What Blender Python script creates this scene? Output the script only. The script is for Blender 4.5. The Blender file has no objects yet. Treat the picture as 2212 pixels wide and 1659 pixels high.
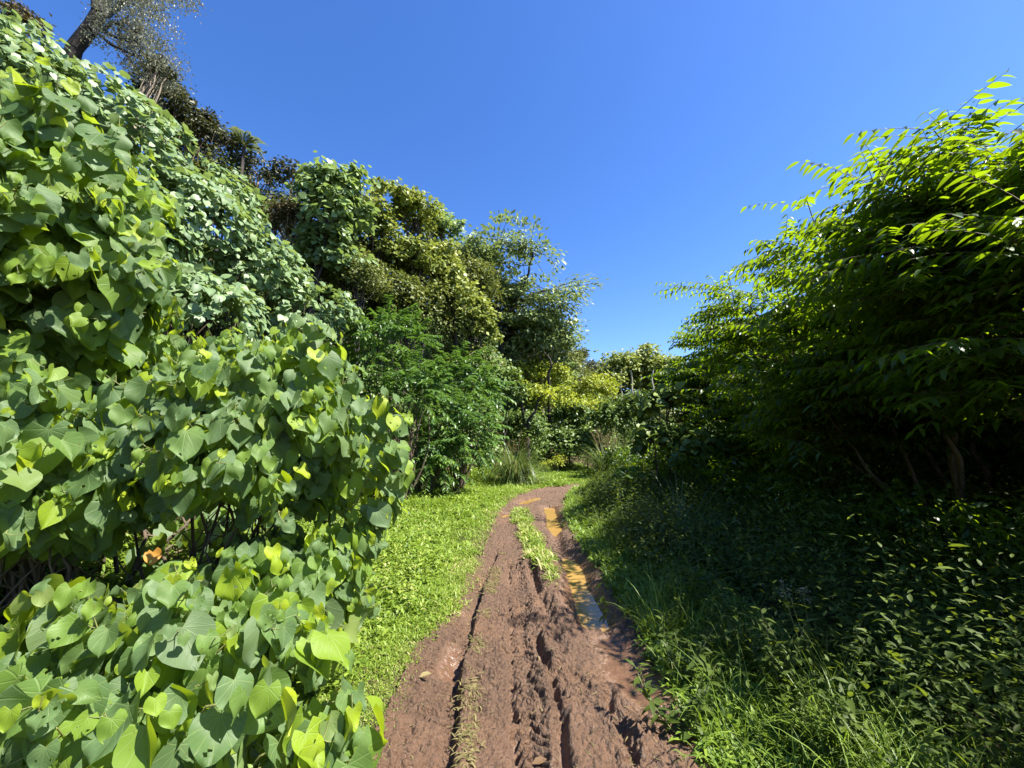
import bpy, math
import numpy as np
rng = np.random.default_rng(11)
S = bpy.context.scene
COL = S.collection
PI = math.pi

# ------------------------------------------------------------------ camera numbers
F = 860.0                       # focal length in the 2212 x 1659 layout
TH = math.atan(60 / 398)
CT, ST = math.cos(TH), math.sin(TH)
CAMZ = 1.7

def at(px, py, d):
    """world point seen at layout position (px,py) at depth d metres"""
    r = (px - 1106) / F; u = (829.5 - py) / F
    return np.array([r * d, (CT - u * ST) * d, CAMZ + (ST + u * CT) * d])

def gp(px, py, z=0.0):
    r = (px - 1106) / F; u = (829.5 - py) / F
    k = (z - CAMZ) / (ST + u * CT)
    return np.array([r * k, (CT - u * ST) * k])

SUN_AZ, SUN_EL = math.radians(107), math.radians(56)
SUN = np.array([math.sin(SUN_AZ) * math.cos(SUN_EL), math.cos(SUN_AZ) * math.cos(SUN_EL), math.sin(SUN_EL)])

# ------------------------------------------------------------------ numeric helpers
def nrm(v):
    return v / (np.linalg.norm(v, axis=-1, keepdims=True) + 1e-9)

def rnd_dirs(n):
    return nrm(rng.normal(size=(n, 3)))

def _h(ix, iy, seed):
    n = (ix.astype(np.int64) * 374761393 + iy.astype(np.int64) * 668265263 + seed * 974634767) & 0x7fffffff
    n = ((n ^ (n >> 13)) * 1274126177) & 0x7fffffff
    return ((n ^ (n >> 16)) & 0xffff) / 65535.0

def vnoise(x, y, seed=0):
    x = np.asarray(x, float); y = np.asarray(y, float)
    ix = np.floor(x); iy = np.floor(y)
    fx = x - ix; fy = y - iy
    fx = fx * fx * fx * (fx * (fx * 6 - 15) + 10); fy = fy * fy * fy * (fy * (fy * 6 - 15) + 10)
    a = _h(ix, iy, seed); b = _h(ix + 1, iy, seed); c = _h(ix, iy + 1, seed); d = _h(ix + 1, iy + 1, seed)
    return (a * (1 - fx) + b * fx) * (1 - fy) + (c * (1 - fx) + d * fx) * fy - 0.5

def fbm(x, y, seed=0, o=4):
    s = 0; a = 1.0; k = 1.0
    for i in range(o):
        s = s + a * vnoise(x * k + 13.7 * i, y * k - 7.1 * i, seed + i); a *= .5; k *= 2.03
    return s

def smooth(a, b, x):
    t = np.clip((x - a) / (b - a), 0, 1)
    return t * t * (3 - 2 * t)

# ------------------------------------------------------------------ mesh helpers
def make_mesh(name, V, LV, LS, uv=None, rnd=None, mat=None, parent=None, base=(0, 0, 0), sm=True):
    """V (n,3) world verts, LV loop vertex indices, LS loop starts"""
    base = np.asarray(base, float)
    me = bpy.data.meshes.new(name)
    V = np.ascontiguousarray(V - base, dtype=np.float32)
    me.vertices.add(len(V)); me.vertices.foreach_set('co', V.ravel())
    me.loops.add(len(LV)); me.loops.foreach_set('vertex_index', np.ascontiguousarray(LV, dtype=np.int32))
    me.polygons.add(len(LS)); me.polygons.foreach_set('loop_start', np.ascontiguousarray(LS, dtype=np.int32))
    if uv is not None:
        l = me.uv_layers.new(name='UVMap')
        l.data.foreach_set('uv', np.ascontiguousarray(uv[LV], dtype=np.float32).ravel())
    if rnd is not None:
        a = me.attributes.new('rnd', 'FLOAT', 'POINT')
        a.data.foreach_set('value', np.ascontiguousarray(rnd, dtype=np.float32))
    me.update(calc_edges=True)
    me.polygons.foreach_set('use_smooth', np.full(len(LS), sm, dtype=bool))
    if mat: me.materials.append(mat)
    o = bpy.data.objects.new(name, me); COL.objects.link(o)
    if parent is not None: o.parent = parent
    else: o.location = base
    return o

def grid_mesh(name, P, mat, parent=None, base=(0, 0, 0), rnd=None):
    n, m, _ = P.shape
    idx = np.arange(n * m).reshape(n, m)
    q = np.stack([idx[:-1, :-1], idx[:-1, 1:], idx[1:, 1:], idx[1:, :-1]], -1).reshape(-1, 4)
    return make_mesh(name, P.reshape(-1, 3), q.ravel(), np.arange(len(q)) * 4, rnd=rnd, mat=mat, parent=parent, base=base)

class Leaves:
    """collects leaves (position, tip direction, normal, scale) and builds one mesh"""
    def __init__(s): s.p = []; s.y = []; s.z = []; s.s = []; s.r = []
    def add(s, p, y, z, sc, r=None):
        n = len(p)
        s.p.append(p); s.y.append(np.broadcast_to(y, p.shape)); s.z.append(np.broadcast_to(z, p.shape)); s.s.append(np.broadcast_to(np.asarray(sc, float), (n,)))
        s.r.append(rng.random(n) if r is None else np.broadcast_to(r, (n,)))
    def count(s): return sum(len(a) for a in s.p)
    def build(s, name, templates, mat, parent, base):
        p = np.concatenate(s.p); y = nrm(np.concatenate(s.y)); z = np.concatenate(s.z)
        sc = np.concatenate(s.s); r = np.concatenate(s.r)
        z = nrm(z - (z * y).sum(-1, keepdims=True) * y); x = np.cross(y, z)
        Vs = []; Ls = []; St = []; Us = []; Rs = []; off = 0; lo = 0
        ch = rng.integers(0, len(templates), len(p))
        for k, (tv, tf, tu) in enumerate(templates):
            i = np.nonzero(ch == k)[0]
            if not len(i): continue
            w = sc[i, None] * rng.uniform(.88, 1.12, (len(i), 1))
            V = p[i, None, :] + sc[i, None, None] * (tv[None, :, 0:1] * (x[i] * w / sc[i, None])[:, None, :] + tv[None, :, 1:2] * y[i][:, None, :] + tv[None, :, 2:3] * z[i][:, None, :])
            nv = len(tv); lens = np.array([len(f) for f in tf]); fl = np.concatenate([np.array(f) for f in tf])
            Vs.append(V.reshape(-1, 3))
            Ls.append((fl[None, :] + (np.arange(len(i)) * nv)[:, None] + off).ravel())
            st = np.concatenate([[0], np.cumsum(lens)[:-1]])
            St.append((st[None, :] + (np.arange(len(i)) * len(fl))[:, None] + lo).ravel())
            Us.append(np.tile(tu, (len(i), 1))); Rs.append(np.repeat(r[i], nv))
            off += nv * len(i); lo += len(fl) * len(i)
        return make_mesh(name, np.concatenate(Vs), np.concatenate(Ls), np.concatenate(St), np.concatenate(Us), np.concatenate(Rs), mat, parent, base)

class Tubes:
    def __init__(s): s.V = []; s.F = []; s.off = 0
    def add(s, pts, r0, r1, k=5, wob=0.0):
        pts = np.asarray(pts, float); n = len(pts)
        t = nrm(np.gradient(pts, axis=0))
        ref = np.array([0.31, 0.95, 0.1]) if abs(t[0, 2]) > .8 else np.array([0, 0, 1.0])
        a = nrm(np.cross(t, ref)); b = np.cross(t, a)
        r = np.linspace(r0, r1, n)
        if wob: r = r * (1 + wob * rng.normal(size=n))
        ang = np.arange(k) * 2 * PI / k
        ring = pts[:, None, :] + r[:, None, None] * (np.cos(ang)[None, :, None] * a[:, None, :] + np.sin(ang)[None, :, None] * b[:, None, :])
        idx = np.arange(n * k).reshape(n, k) + s.off
        q = np.stack([idx[:-1], np.roll(idx[:-1], -1, 1), np.roll(idx[1:], -1, 1), idx[1:]], -1).reshape(-1, 4)
        s.V.append(ring.reshape(-1, 3)); s.F.append(q); s.off += n * k
    def build(s, name, mat, parent, base):
        F_ = np.concatenate(s.F)
        return make_mesh(name, np.concatenate(s.V), F_.ravel(), np.arange(len(F_)) * 4, mat=mat, parent=parent, base=base)

def curve(p0, p1, bend=(0, 0, 0), n=7, jit=0.0):
    t = np.linspace(0, 1, n)[:, None]
    p = np.asarray(p0) * (1 - t) + np.asarray(p1) * t + np.asarray(bend) * (4 * t * (1 - t))
    if jit: p[1:-1] += rng.normal(size=(n - 2, 3)) * jit
    return p

# ------------------------------------------------------------------ leaf templates (base at origin, tip along +Y, upper face +Z, length 1)
def tmpl(rows, cols, width, lobe=0, fold=0.0, droop=0.0, wave=0.0, twist=0.0, ph=0.0):
    t = np.linspace(0, 1, rows); w = np.array([width(a) for a in t])
    c = np.linspace(-1, 1, cols)
    T, Cc = np.meshgrid(t, c, indexing='ij'); W = np.repeat(w[:, None], cols, 1)
    X = Cc * W
    Y = T - lobe * np.abs(Cc) ** 1.3 * (1 - T) ** 3 * (1.6 - .6 * np.abs(Cc))
    Z = fold * np.abs(X) - droop * T ** 2 + wave * np.sin(T * 7 + ph + Cc * 1.3) * np.abs(Cc) * .12
    X = X + twist * T * T * .3
    V = np.stack([X, Y, Z], -1).reshape(-1, 3)
    uv = np.stack([X + .5, Y * .8 + .2], -1).reshape(-1, 2)
    idx = np.arange(rows * cols).reshape(rows, cols)
    fs = np.stack([idx[:-1, :-1], idx[:-1, 1:], idx[1:, 1:], idx[1:, :-1]], -1).reshape(-1, 4)
    return V, [list(f) for f in fs], uv

def heart_w(t): return float(np.interp(t, [0, .08, .2, .35, .5, .65, .8, .9, .96, 1], [.26, .41, .5, .52, .475, .37, .225, .105, .04, .004]))
def heart2_w(t): return float(np.interp(t, [0, .1, .25, .4, .55, .7, .85, .93, 1], [.2, .36, .45, .46, .40, .29, .13, .05, .004]))
def lance_w(t): return float(np.interp(t, [0, .12, .3, .5, .75, .9, 1], [.01, .11, .165, .16, .095, .04, .003]))
def oval_w(t): return float(np.interp(t, [0, .15, .4, .6, .85, 1], [.02, .17, .26, .25, .12, .01]))
def blade_w(t): return float(np.interp(t, [0, .3, .7, 1], [.05, .06, .045, .002]))
def long_w(t): return float(np.interp(t, [0, .2, .6, 1], [.003, .006, .005, .0005]))

def bitten(t, holes, seed):
    """insect-bitten copy of a leaf: a few cells of the blade are gone"""
    g = np.random.default_rng(seed); V, fs, uv = t; c = np.array([V[f].mean(0) for f in fs]); drop = set()
    for _ in range(holes):
        a = c[g.integers(len(c))]; drop |= set(np.nonzero(np.hypot(c[:, 0] - a[0], c[:, 1] - a[1]) < g.uniform(.03, .075))[0])
    return V, [f for k, f in enumerate(fs) if k not in drop], uv
BIG = [tmpl(13, 9, heart_w, .26, .10, .10, .5), tmpl(13, 9, heart_w, .26, .32, .22, .9, .2), tmpl(13, 9, heart_w, .24, -.10, .34, .8, -.2, 1.),
       tmpl(13, 9, heart2_w, .2, .75, .1, .5, .3, 2.), tmpl(13, 9, heart_w, .28, .02, .02, 1.1, 0, 3.), tmpl(13, 9, heart2_w, .22, .25, .55, .8, -.3, 4.),
       tmpl(13, 9, heart2_w, .24, -.35, .25, .9, .1, 5.), tmpl(13, 9, heart_w, .27, .2, -.12, 1.0, .15, 2.5)]
BIG += [bitten(BIG[0], 3, 1), bitten(BIG[4], 4, 2), bitten(BIG[2], 2, 3), bitten(BIG[7], 5, 4)]
MIDL = [tmpl(5, 3, heart_w, .2, .15, .15), tmpl(5, 3, heart_w, .2, .4, .1), tmpl(5, 3, heart2_w, .15, -.05, .35), tmpl(5, 3, heart2_w, .18, .05, .0, 0, .3)]
LANCE = [tmpl(5, 3, lance_w, 0, .35, .15), tmpl(5, 3, lance_w, 0, .15, .35, 0, .3), tmpl(5, 3, lance_w, 0, .5, .05, 0, -.3)]
TREMA = [tmpl(6, 3, lambda t: lance_w(t) * 1.1, 0, .3, .2), tmpl(6, 3, lambda t: lance_w(t) * 1.0, 0, .15, .4, 0, .3), tmpl(6, 3, lambda t: lance_w(t) * 1.2, 0, .5, .08, 0, -.3)]
OVAL = [tmpl(4, 3, oval_w, 0, .3, .1), tmpl(4, 3, oval_w, 0, .1, .3, 0, .2), tmpl(4, 3, oval_w, 0, .6, .0)]
def diamond(w, fold, m=.45):
    V = np.array([[0, 0, 0], [w, m, fold * w], [0, 1, -.08], [-w, m, fold * w]]); return V, [[0, 1, 2], [0, 2, 3]], np.stack([V[:, 0] + .5, V[:, 1]], -1)
DIA = [diamond(.30, .3), diamond(.34, -.1), diamond(.25, .6)]
DIAW = [diamond(.42, .3, .4), diamond(.45, -.1, .35), diamond(.36, .5)]
DIAN = [diamond(.17, .3), diamond(.2, .1), diamond(.15, .5)]
def blade(droop, w=1.0, wf=blade_w, rows=4):
    t = np.linspace(0, 1, rows); W = np.array([wf(a) for a in t]) * w
    a = droop * t ** 1.5
    dy = np.concatenate([[0], np.cumsum(np.cos((a[1:] + a[:-1]) / 2) / (rows - 1))]); dz = -np.concatenate([[0], np.cumsum(np.sin((a[1:] + a[:-1]) / 2) / (rows - 1))])
    L = np.stack([-W, dy, dz], -1); R = np.stack([W, dy, dz], -1)
    V = np.stack([L, R], 1).reshape(-1, 3); fs = [[2 * i, 2 * i + 1, 2 * i + 3, 2 * i + 2] for i in range(rows - 1)]
    return V, fs, np.stack([V[:, 0] + .5, np.repeat(t, 2)], -1)
GRASS = [blade(.5), blade(1.2), blade(1.9), blade(.9, 1.5)]
BROAD = [blade(.8, 2.2), blade(1.5, 2.6), blade(.3, 2.0)]
REED = [blade(1.7, 1, long_w, 9), blade(2.4, 1, long_w, 9), blade(2.7, 1, long_w, 9), blade(1.0, 1, long_w, 9), blade(3.2, 1, long_w, 9)]

# ------------------------------------------------------------------ materials
def nt(name):
    m = bpy.data.materials.new(name); m.use_nodes = True
    n = m.node_tree; n.nodes.clear(); return m, n.nodes, n.links

def mix(N, L, f, a, b, mode='MIX'):
    m = N.new('ShaderNodeMix'); m.data_type = 'RGBA'; m.blend_type = mode
    for s, v in ((0, f), (6, a), (7, b)):
        if hasattr(v, 'links') or hasattr(v, 'is_linked'): L.new(v, m.inputs[s])
        elif s == 0: m.inputs[s].default_value = v
        else: m.inputs[s].default_value = (*v, 1)
    return m.outputs[2]

def math_n(N, L, op, a, b=None, c=None):
    m = N.new('ShaderNodeMath'); m.operation = op
    for i, v in enumerate((a, b, c)):
        if v is None: continue
        if hasattr(v, 'is_linked'): L.new(v, m.inputs[i])
        else: m.inputs[i].default_value = v
    return m.outputs[0]

def leaf_mat(name, cols, trans=.4, tcol=None, rough=.42, spec=.5, veins=0.0, under=None, gloss=1.0, tw=0.85):
    """cols: [(position on rnd, colour)...] leaf colours; trans: share of light let through"""
    m, N, L = nt(name)
    at_ = N.new('ShaderNodeAttribute'); at_.attribute_name = 'rnd'
    rp = N.new('ShaderNodeValToRGB'); e = rp.color_ramp.elements
    while len(e) < len(cols): e.new(.5)
    for i, (p, c) in enumerate(cols): e[i].position = p; e[i].color = (*c, 1)
    L.new(at_.outputs['Fac'], rp.inputs[0]); col = rp.outputs[0]
    bump_src = None
    if veins:
        uv = N.new('ShaderNodeUVMap'); uv.uv_map = 'UVMap'
        sp = N.new('ShaderNodeSeparateXYZ'); L.new(uv.outputs[0], sp.inputs[0])
        X = math_n(N, L, 'SUBTRACT', sp.outputs[0], .5); Y = math_n(N, L, 'SUBTRACT', sp.outputs[1], .2)
        ang = math_n(N, L, 'ARCTAN2', X, Y)
        r = math_n(N, L, 'SQRT', math_n(N, L, 'ADD', math_n(N, L, 'MULTIPLY', X, X), math_n(N, L, 'MULTIPLY', Y, Y)))
        wr = math_n(N, L, 'ABSOLUTE', math_n(N, L, 'WRAP', ang, -.275, .275))
        d = math_n(N, L, 'MULTIPLY', wr, r)
        mr = N.new('ShaderNodeMapRange'); mr.inputs[1].default_value = .004; mr.inputs[2].default_value = .017; mr.inputs[3].default_value = 1; mr.inputs[4].default_value = 0
        L.new(d, mr.inputs[0])
        # side veins: chevrons off the midrib
        aX = math_n(N, L, 'ABSOLUTE', X)
        ch = math_n(N, L, 'PINGPONG', math_n(N, L, 'SUBTRACT', Y, math_n(N, L, 'MULTIPLY', aX, .8)), .07)
        mr2 = N.new('ShaderNodeMapRange'); mr2.inputs[1].default_value = .002; mr2.inputs[2].default_value = .012; mr2.inputs[3].default_value = .55; mr2.inputs[4].default_value = 0
        L.new(ch, mr2.inputs[0])
        v = math_n(N, L, 'MAXIMUM', mr.outputs[0], mr2.outputs[0])
        col = mix(N, L, math_n(N, L, 'MULTIPLY', v, veins), col, (.33, .42, .16))
        bump_src = v
        # blotches and insect specks
        co = N.new('ShaderNodeTexCoord')
        ns = N.new('ShaderNodeTexNoise'); ns.inputs['Scale'].default_value = 9; ns.inputs['Detail'].default_value = 3; L.new(co.outputs['Object'], ns.inputs[0])
        col = mix(N, L, math_n(N, L, 'MULTIPLY', ns.outputs[0], .35), col, (.12, .17, .03))
        n2 = N.new('ShaderNodeTexNoise'); n2.inputs['Scale'].default_value = 70; n2.inputs['Detail'].default_value = 2; L.new(co.outputs['Object'], n2.inputs[0])
        sp2 = N.new('ShaderNodeMapRange'); sp2.inputs[1].default_value = .72; sp2.inputs[2].default_value = .76; L.new(n2.outputs[0], sp2.inputs[0])
        col = mix(N, L, sp2.outputs[0], col, (.10, .07, .025))
    geo = N.new('ShaderNodeNewGeometry')
    und = under if under else None
    cfront = col
    if und: col = mix(N, L, math_n(N, L, 'MULTIPLY', geo.outputs['Backfacing'], .6), col, und)
    pb = N.new('ShaderNodeBsdfPrincipled'); L.new(col, pb.inputs['Base Color'])
    pb.inputs['Roughness'].default_value = rough; pb.inputs['Specular IOR Level'].default_value = spec
    if bump_src is not None:
        bp = N.new('ShaderNodeBump'); bp.inputs['Strength'].default_value = .35; bp.inputs['Distance'].default_value = .004; bp.invert = True
        L.new(bump_src, bp.inputs['Height']); L.new(bp.outputs[0], pb.inputs['Normal'])
    tr = N.new('ShaderNodeBsdfTranslucent')
    tc = mix(N, L, tw, cfront, tcol if tcol else (.3, .4, .02), 'MIX') if tcol else cfront
    L.new(tc, tr.inputs[0])
    ms = N.new('ShaderNodeMixShader'); ms.inputs[0].default_value = trans
    L.new(pb.outputs[0], ms.inputs[1]); L.new(tr.outputs[0], ms.inputs[2])
    out = N.new('ShaderNodeOutputMaterial'); L.new(ms.outputs[0], out.inputs[0])
    return m

def bark_mat(name, a, b, scale=14, rough=.85):
    m, N, L = nt(name)
    co = N.new('ShaderNodeTexCoord'); mp = N.new('ShaderNodeMapping'); mp.inputs['Scale'].default_value = (1, 1, .25); L.new(co.outputs['Object'], mp.inputs[0])
    ns = N.new('ShaderNodeTexNoise'); ns.inputs['Scale'].default_value = scale; ns.inputs['Detail'].default_value = 6; L.new(mp.outputs[0], ns.inputs[0])
    pb = N.new('ShaderNodeBsdfPrincipled'); pb.inputs['Roughness'].default_value = rough
    rp = N.new('ShaderNodeValToRGB'); rp.color_ramp.elements[0].position = .35; rp.color_ramp.elements[1].position = .68
    rp.color_ramp.elements[0].color = (*a, 1); rp.color_ramp.elements[1].color = (*b, 1)
    L.new(ns.outputs[0], rp.inputs[0]); L.new(rp.outputs[0], pb.inputs['Base Color'])
    bp = N.new('ShaderNodeBump'); bp.inputs['Strength'].default_value = .7; bp.inputs['Distance'].default_value = .02
    L.new(ns.outputs[0], bp.inputs['Height']); L.new(bp.outputs[0], pb.inputs['Normal'])
    out = N.new('ShaderNodeOutputMaterial'); L.new(pb.outputs[0], out.inputs[0]); return m

M = {}
M['hau'] = leaf_mat('hau_leaf', [(0, (.05, .11, .036)), (.36, (.11, .185, .085)), (.55, (.115, .21, .036)), (.78, (.21, .32, .020)), (1, (.33, .41, .012))], .47, (.40, .52, .004), .52, .34, veins=.3, under=(.13, .18, .09), tw=.72)  # leaf tones with pale sunlit faces and dark shadow also put in the ramp
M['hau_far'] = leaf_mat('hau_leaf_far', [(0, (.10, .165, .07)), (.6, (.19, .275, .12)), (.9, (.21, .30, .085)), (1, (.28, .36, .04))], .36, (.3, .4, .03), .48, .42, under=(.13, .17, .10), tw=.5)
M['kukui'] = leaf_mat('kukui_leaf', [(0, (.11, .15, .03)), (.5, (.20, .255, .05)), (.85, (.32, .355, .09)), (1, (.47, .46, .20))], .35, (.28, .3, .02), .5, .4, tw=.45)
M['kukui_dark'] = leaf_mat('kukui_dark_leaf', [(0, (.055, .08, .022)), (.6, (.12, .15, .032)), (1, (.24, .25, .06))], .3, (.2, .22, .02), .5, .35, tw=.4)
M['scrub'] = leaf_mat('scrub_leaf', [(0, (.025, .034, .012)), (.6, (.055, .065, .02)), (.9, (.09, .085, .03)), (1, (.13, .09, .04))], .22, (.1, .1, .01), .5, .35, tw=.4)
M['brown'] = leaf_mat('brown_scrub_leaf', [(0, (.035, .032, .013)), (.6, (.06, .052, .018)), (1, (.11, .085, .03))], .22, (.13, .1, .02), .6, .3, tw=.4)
M['silver'] = leaf_mat('silver_leaf', [(0, (.12, .13, .08)), (.6, (.22, .23, .165)), (1, (.36, .36, .28))], .3, (.25, .26, .14), .5, .4, tw=.5)
M['fine'] = leaf_mat('fine_leaf', [(0, (.10, .15, .055)), (.6, (.20, .265, .095)), (1, (.32, .38, .14))], .35, (.16, .22, .03), .5, .4, tw=.5)
M['pinna'] = leaf_mat('pinnate_leaf', [(0, (.04, .09, .022)), (.6, (.08, .16, .035)), (1, (.16, .26, .04))], .36, (.16, .3, .012), .4, .45, tw=.5)
M['yellow'] = leaf_mat('yellow_green_leaf', [(0, (.12, .17, .016)), (.5, (.27, .32, .025)), (1, (.42, .43, .05))], .4, (.3, .34, .01), .5, .35, tw=.5)
M['bushy'] = leaf_mat('bush_leaf', [(0, (.055, .10, .022)), (.6, (.115, .18, .038)), (1, (.24, .30, .07))], .3, (.18, .25, .02), .45, .35, tw=.5)
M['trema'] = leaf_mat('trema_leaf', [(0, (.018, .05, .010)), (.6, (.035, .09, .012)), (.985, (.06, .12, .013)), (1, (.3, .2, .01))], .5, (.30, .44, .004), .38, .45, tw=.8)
M['weed'] = leaf_mat('weed_leaf', [(0, (.035, .06, .012)), (.6, (.07, .105, .016)), (.97, (.12, .17, .03)), (1, (.3, .24, .04))], .38, (.25, .32, .015), .55, .2, tw=.5)
M['grass'] = leaf_mat('grass_blade', [(0, (.085, .15, .018)), (.5, (.17, .26, .028)), (.85, (.26, .34, .05)), (1, (.42, .38, .16))], .4, (.24, .36, .015), .5, .35, tw=.5)
M['reed'] = leaf_mat('guinea_grass_blade', [(0, (.04, .08, .02)), (.6, (.08, .13, .03)), (.9, (.13, .16, .045)), (1, (.25, .2, .08))], .35, (.2, .26, .03), .45, .4, tw=.5)
M['straw'] = leaf_mat('straw_blade', [(0, (.10, .10, .035)), (.6, (.19, .16, .065)), (1, (.30, .24, .11))], .3, (.3, .24, .06), .55, .3, tw=.4)
M['dead'] = leaf_mat('dead_leaf', [(0, (.34, .12, .02)), (.5, (.45, .20, .02)), (1, (.30, .17, .05))], .3, (.6, .25, .02), .6, .3, tw=.5)
M['litter'] = leaf_mat('litter_leaf', [(0, (.07, .04, .02)), (.6, (.13, .08, .04)), (1, (.24, .17, .09))], .1, (.2, .12, .05), .7, .2, tw=.4)
M['frond'] = leaf_mat('fern_frond', [(0, (.09, .12, .05)), (1, (.19, .22, .10))], .35, (.25, .3, .06), .5, .4, tw=.5)
M['bark_dark'] = bark_mat('dark_bark', (.012, .009, .008), (.05, .038, .03))
M['bark_brown'] = bark_mat('brown_bark', (.05, .035, .022), (.13, .095, .06))
M['bark_pale'] = bark_mat('pale_bark', (.26, .23, .18), (.5, .46, .38), 6)
M['stem_green'] = bark_mat('green_stem', (.09, .11, .03), (.2, .2, .06), 20, .6)
M['stem_dry'] = bark_mat('dry_stem', (.16, .12, .08), (.32, .26, .18), 20, .8)

def ground_material():
    m, N, L = nt('forest_floor')
    co = N.new('ShaderNodeTexCoord')
    ns = N.new('ShaderNodeTexNoise'); ns.inputs['Scale'].default_value = 3.5; ns.inputs['Detail'].default_value = 8; L.new(co.outputs['Object'], ns.inputs[0])
    n2 = N.new('ShaderNodeTexNoise'); n2.inputs['Scale'].default_value = 28; n2.inputs['Detail'].default_value = 6; L.new(co.outputs['Object'], n2.inputs[0])
    c = mix(N, L, ns.outputs[0], (.035, .024, .014), (.085, .055, .034))
    c = mix(N, L, math_n(N, L, 'MULTIPLY', n2.outputs[0], .5), c, (.06, .065, .02))
    pb = N.new('ShaderNodeBsdfPrincipled'); pb.inputs['Roughness'].default_value = .95; pb.inputs['Specular IOR Level'].default_value = .2
    L.new(c, pb.inputs['Base Color'])
    bp = N.new('ShaderNodeBump'); bp.inputs['Strength'].default_value = .8; bp.inputs['Distance'].default_value = .05
    L.new(n2.outputs[0], bp.inputs['Height']); L.new(bp.outputs[0], pb.inputs['Normal'])
    out = N.new('ShaderNodeOutputMaterial'); L.new(pb.outputs[0], out.inputs[0]); return m

def mud_material():
    """rnd attribute: wetness"""
    m, N, L = nt('red_brown_mud')
    co = N.new('ShaderNodeTexCoord')
    def noise(sc, det=6, rough=.6):
        n = N.new('ShaderNodeTexNoise'); n.inputs['Scale'].default_value = sc; n.inputs['Detail'].default_value = det; n.inputs['Roughness'].default_value = rough
        L.new(co.outputs['Object'], n.inputs[0]); return n.outputs[0]
    a = noise(1.7); b = noise(14, 8, .65); c_ = noise(75, 5, .6); g = noise(260, 3)
    at_ = N.new('ShaderNodeAttribute'); at_.attribute_name = 'rnd'; wet = at_.outputs['Fac']
    col = mix(N, L, b, (.065, .036, .023), (.21, .122, .070))
    pa = N.new('ShaderNodeMapRange'); pa.inputs[1].default_value = .5; pa.inputs[2].default_value = .72; L.new(a, pa.inputs[0])
    col = mix(N, L, math_n(N, L, 'MULTIPLY', pa.outputs[0], .5), col, (.20, .105, .05))
    sp = N.new('ShaderNodeMapRange'); sp.inputs[1].default_value = .62; sp.inputs[2].default_value = .72; L.new(c_, sp.inputs[0])
    col = mix(N, L, math_n(N, L, 'MULTIPLY', sp.outputs[0], .55), col, (.26, .18, .11))
    dk = N.new('ShaderNodeMapRange'); dk.inputs[1].default_value = .46; dk.inputs[2].default_value = .30; L.new(c_, dk.inputs[0])
    col = mix(N, L, math_n(N, L, 'MULTIPLY', dk.outputs[0], .6), col, (.035, .018, .012))  # hollows of the grain coloured darker, for crevice shade and damp crumbs
    col = mix(N, L, math_n(N, L, 'MULTIPLY', wet, .5), col, (.075, .035, .018))
    pb = N.new('ShaderNodeBsdfPrincipled'); L.new(col, pb.inputs['Base Color'])
    r = N.new('ShaderNodeMapRange'); r.inputs[3].default_value = .62; r.inputs[4].default_value = .2; L.new(wet, r.inputs[0])
    L.new(math_n(N, L, 'ADD', r.outputs[0], math_n(N, L, 'MULTIPLY', math_n(N, L, 'SUBTRACT', b, .5), .3)), pb.inputs['Roughness'])
    pb.inputs['Specular IOR Level'].default_value = .45
    vo = N.new('ShaderNodeTexVoronoi'); vo.inputs['Scale'].default_value = 34; L.new(co.outputs['Object'], vo.inputs[0])
    hsum0 = math_n(N, L, 'MULTIPLY', vo.outputs['Distance'], -.45)
    hsum = math_n(N, L, 'ADD', math_n(N, L, 'MULTIPLY', b, .6), math_n(N, L, 'ADD', math_n(N, L, 'MULTIPLY', c_, .5), math_n(N, L, 'MULTIPLY', g, .16)))
    bp = N.new('ShaderNodeBump'); bp.inputs['Distance'].default_value = .075
    L.new(math_n(N, L, 'SUBTRACT', 1.0, math_n(N, L, 'MULTIPLY', wet, .75)), bp.inputs['Strength'])
    L.new(math_n(N, L, 'ADD', hsum, hsum0), bp.inputs['Height']); L.new(bp.outputs[0], pb.inputs['Normal'])
    out = N.new('ShaderNodeOutputMaterial'); L.new(pb.outputs[0], out.inputs[0]); return m

def water_material():
    m, N, L = nt('muddy_water')
    co = N.new('ShaderNodeTexCoord')
    ns = N.new('ShaderNodeTexNoise'); ns.inputs['Scale'].default_value = 5; ns.inputs['Detail'].default_value = 4; L.new(co.outputs['Object'], ns.inputs[0])
    c = mix(N, L, ns.outputs[0], (.21, .122, .035), (.31, .19, .058))
    pb = N.new('ShaderNodeBsdfPrincipled'); L.new(c, pb.inputs['Base Color'])
    pb.inputs['Roughness'].default_value = .07; pb.inputs['Specular IOR Level'].default_value = .22
    wv = N.new('ShaderNodeTexNoise'); wv.inputs['Scale'].default_value = 9; L.new(co.outputs['Object'], wv.inputs[0])
    bp = N.new('ShaderNodeBump'); bp.inputs['Strength'].default_value = .12; bp.inputs['Distance'].default_value = .02
    L.new(wv.outputs[0], bp.inputs['Height']); L.new(bp.outputs[0], pb.inputs['Normal'])
    out = N.new('ShaderNodeOutputMaterial'); L.new(pb.outputs[0], out.inputs[0]); return m
M['ground'] = ground_material(); M['mud'] = mud_material(); M['water'] = water_material()

# ------------------------------------------------------------------ tagging
def thing(name, label, cat, base, group=None):
    o = bpy.data.objects.new(name, None); COL.objects.link(o)
    o.location = base; o.empty_display_size = .3
    o['label'] = label; o['category'] = cat
    if group: o['group'] = group
    return o

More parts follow.
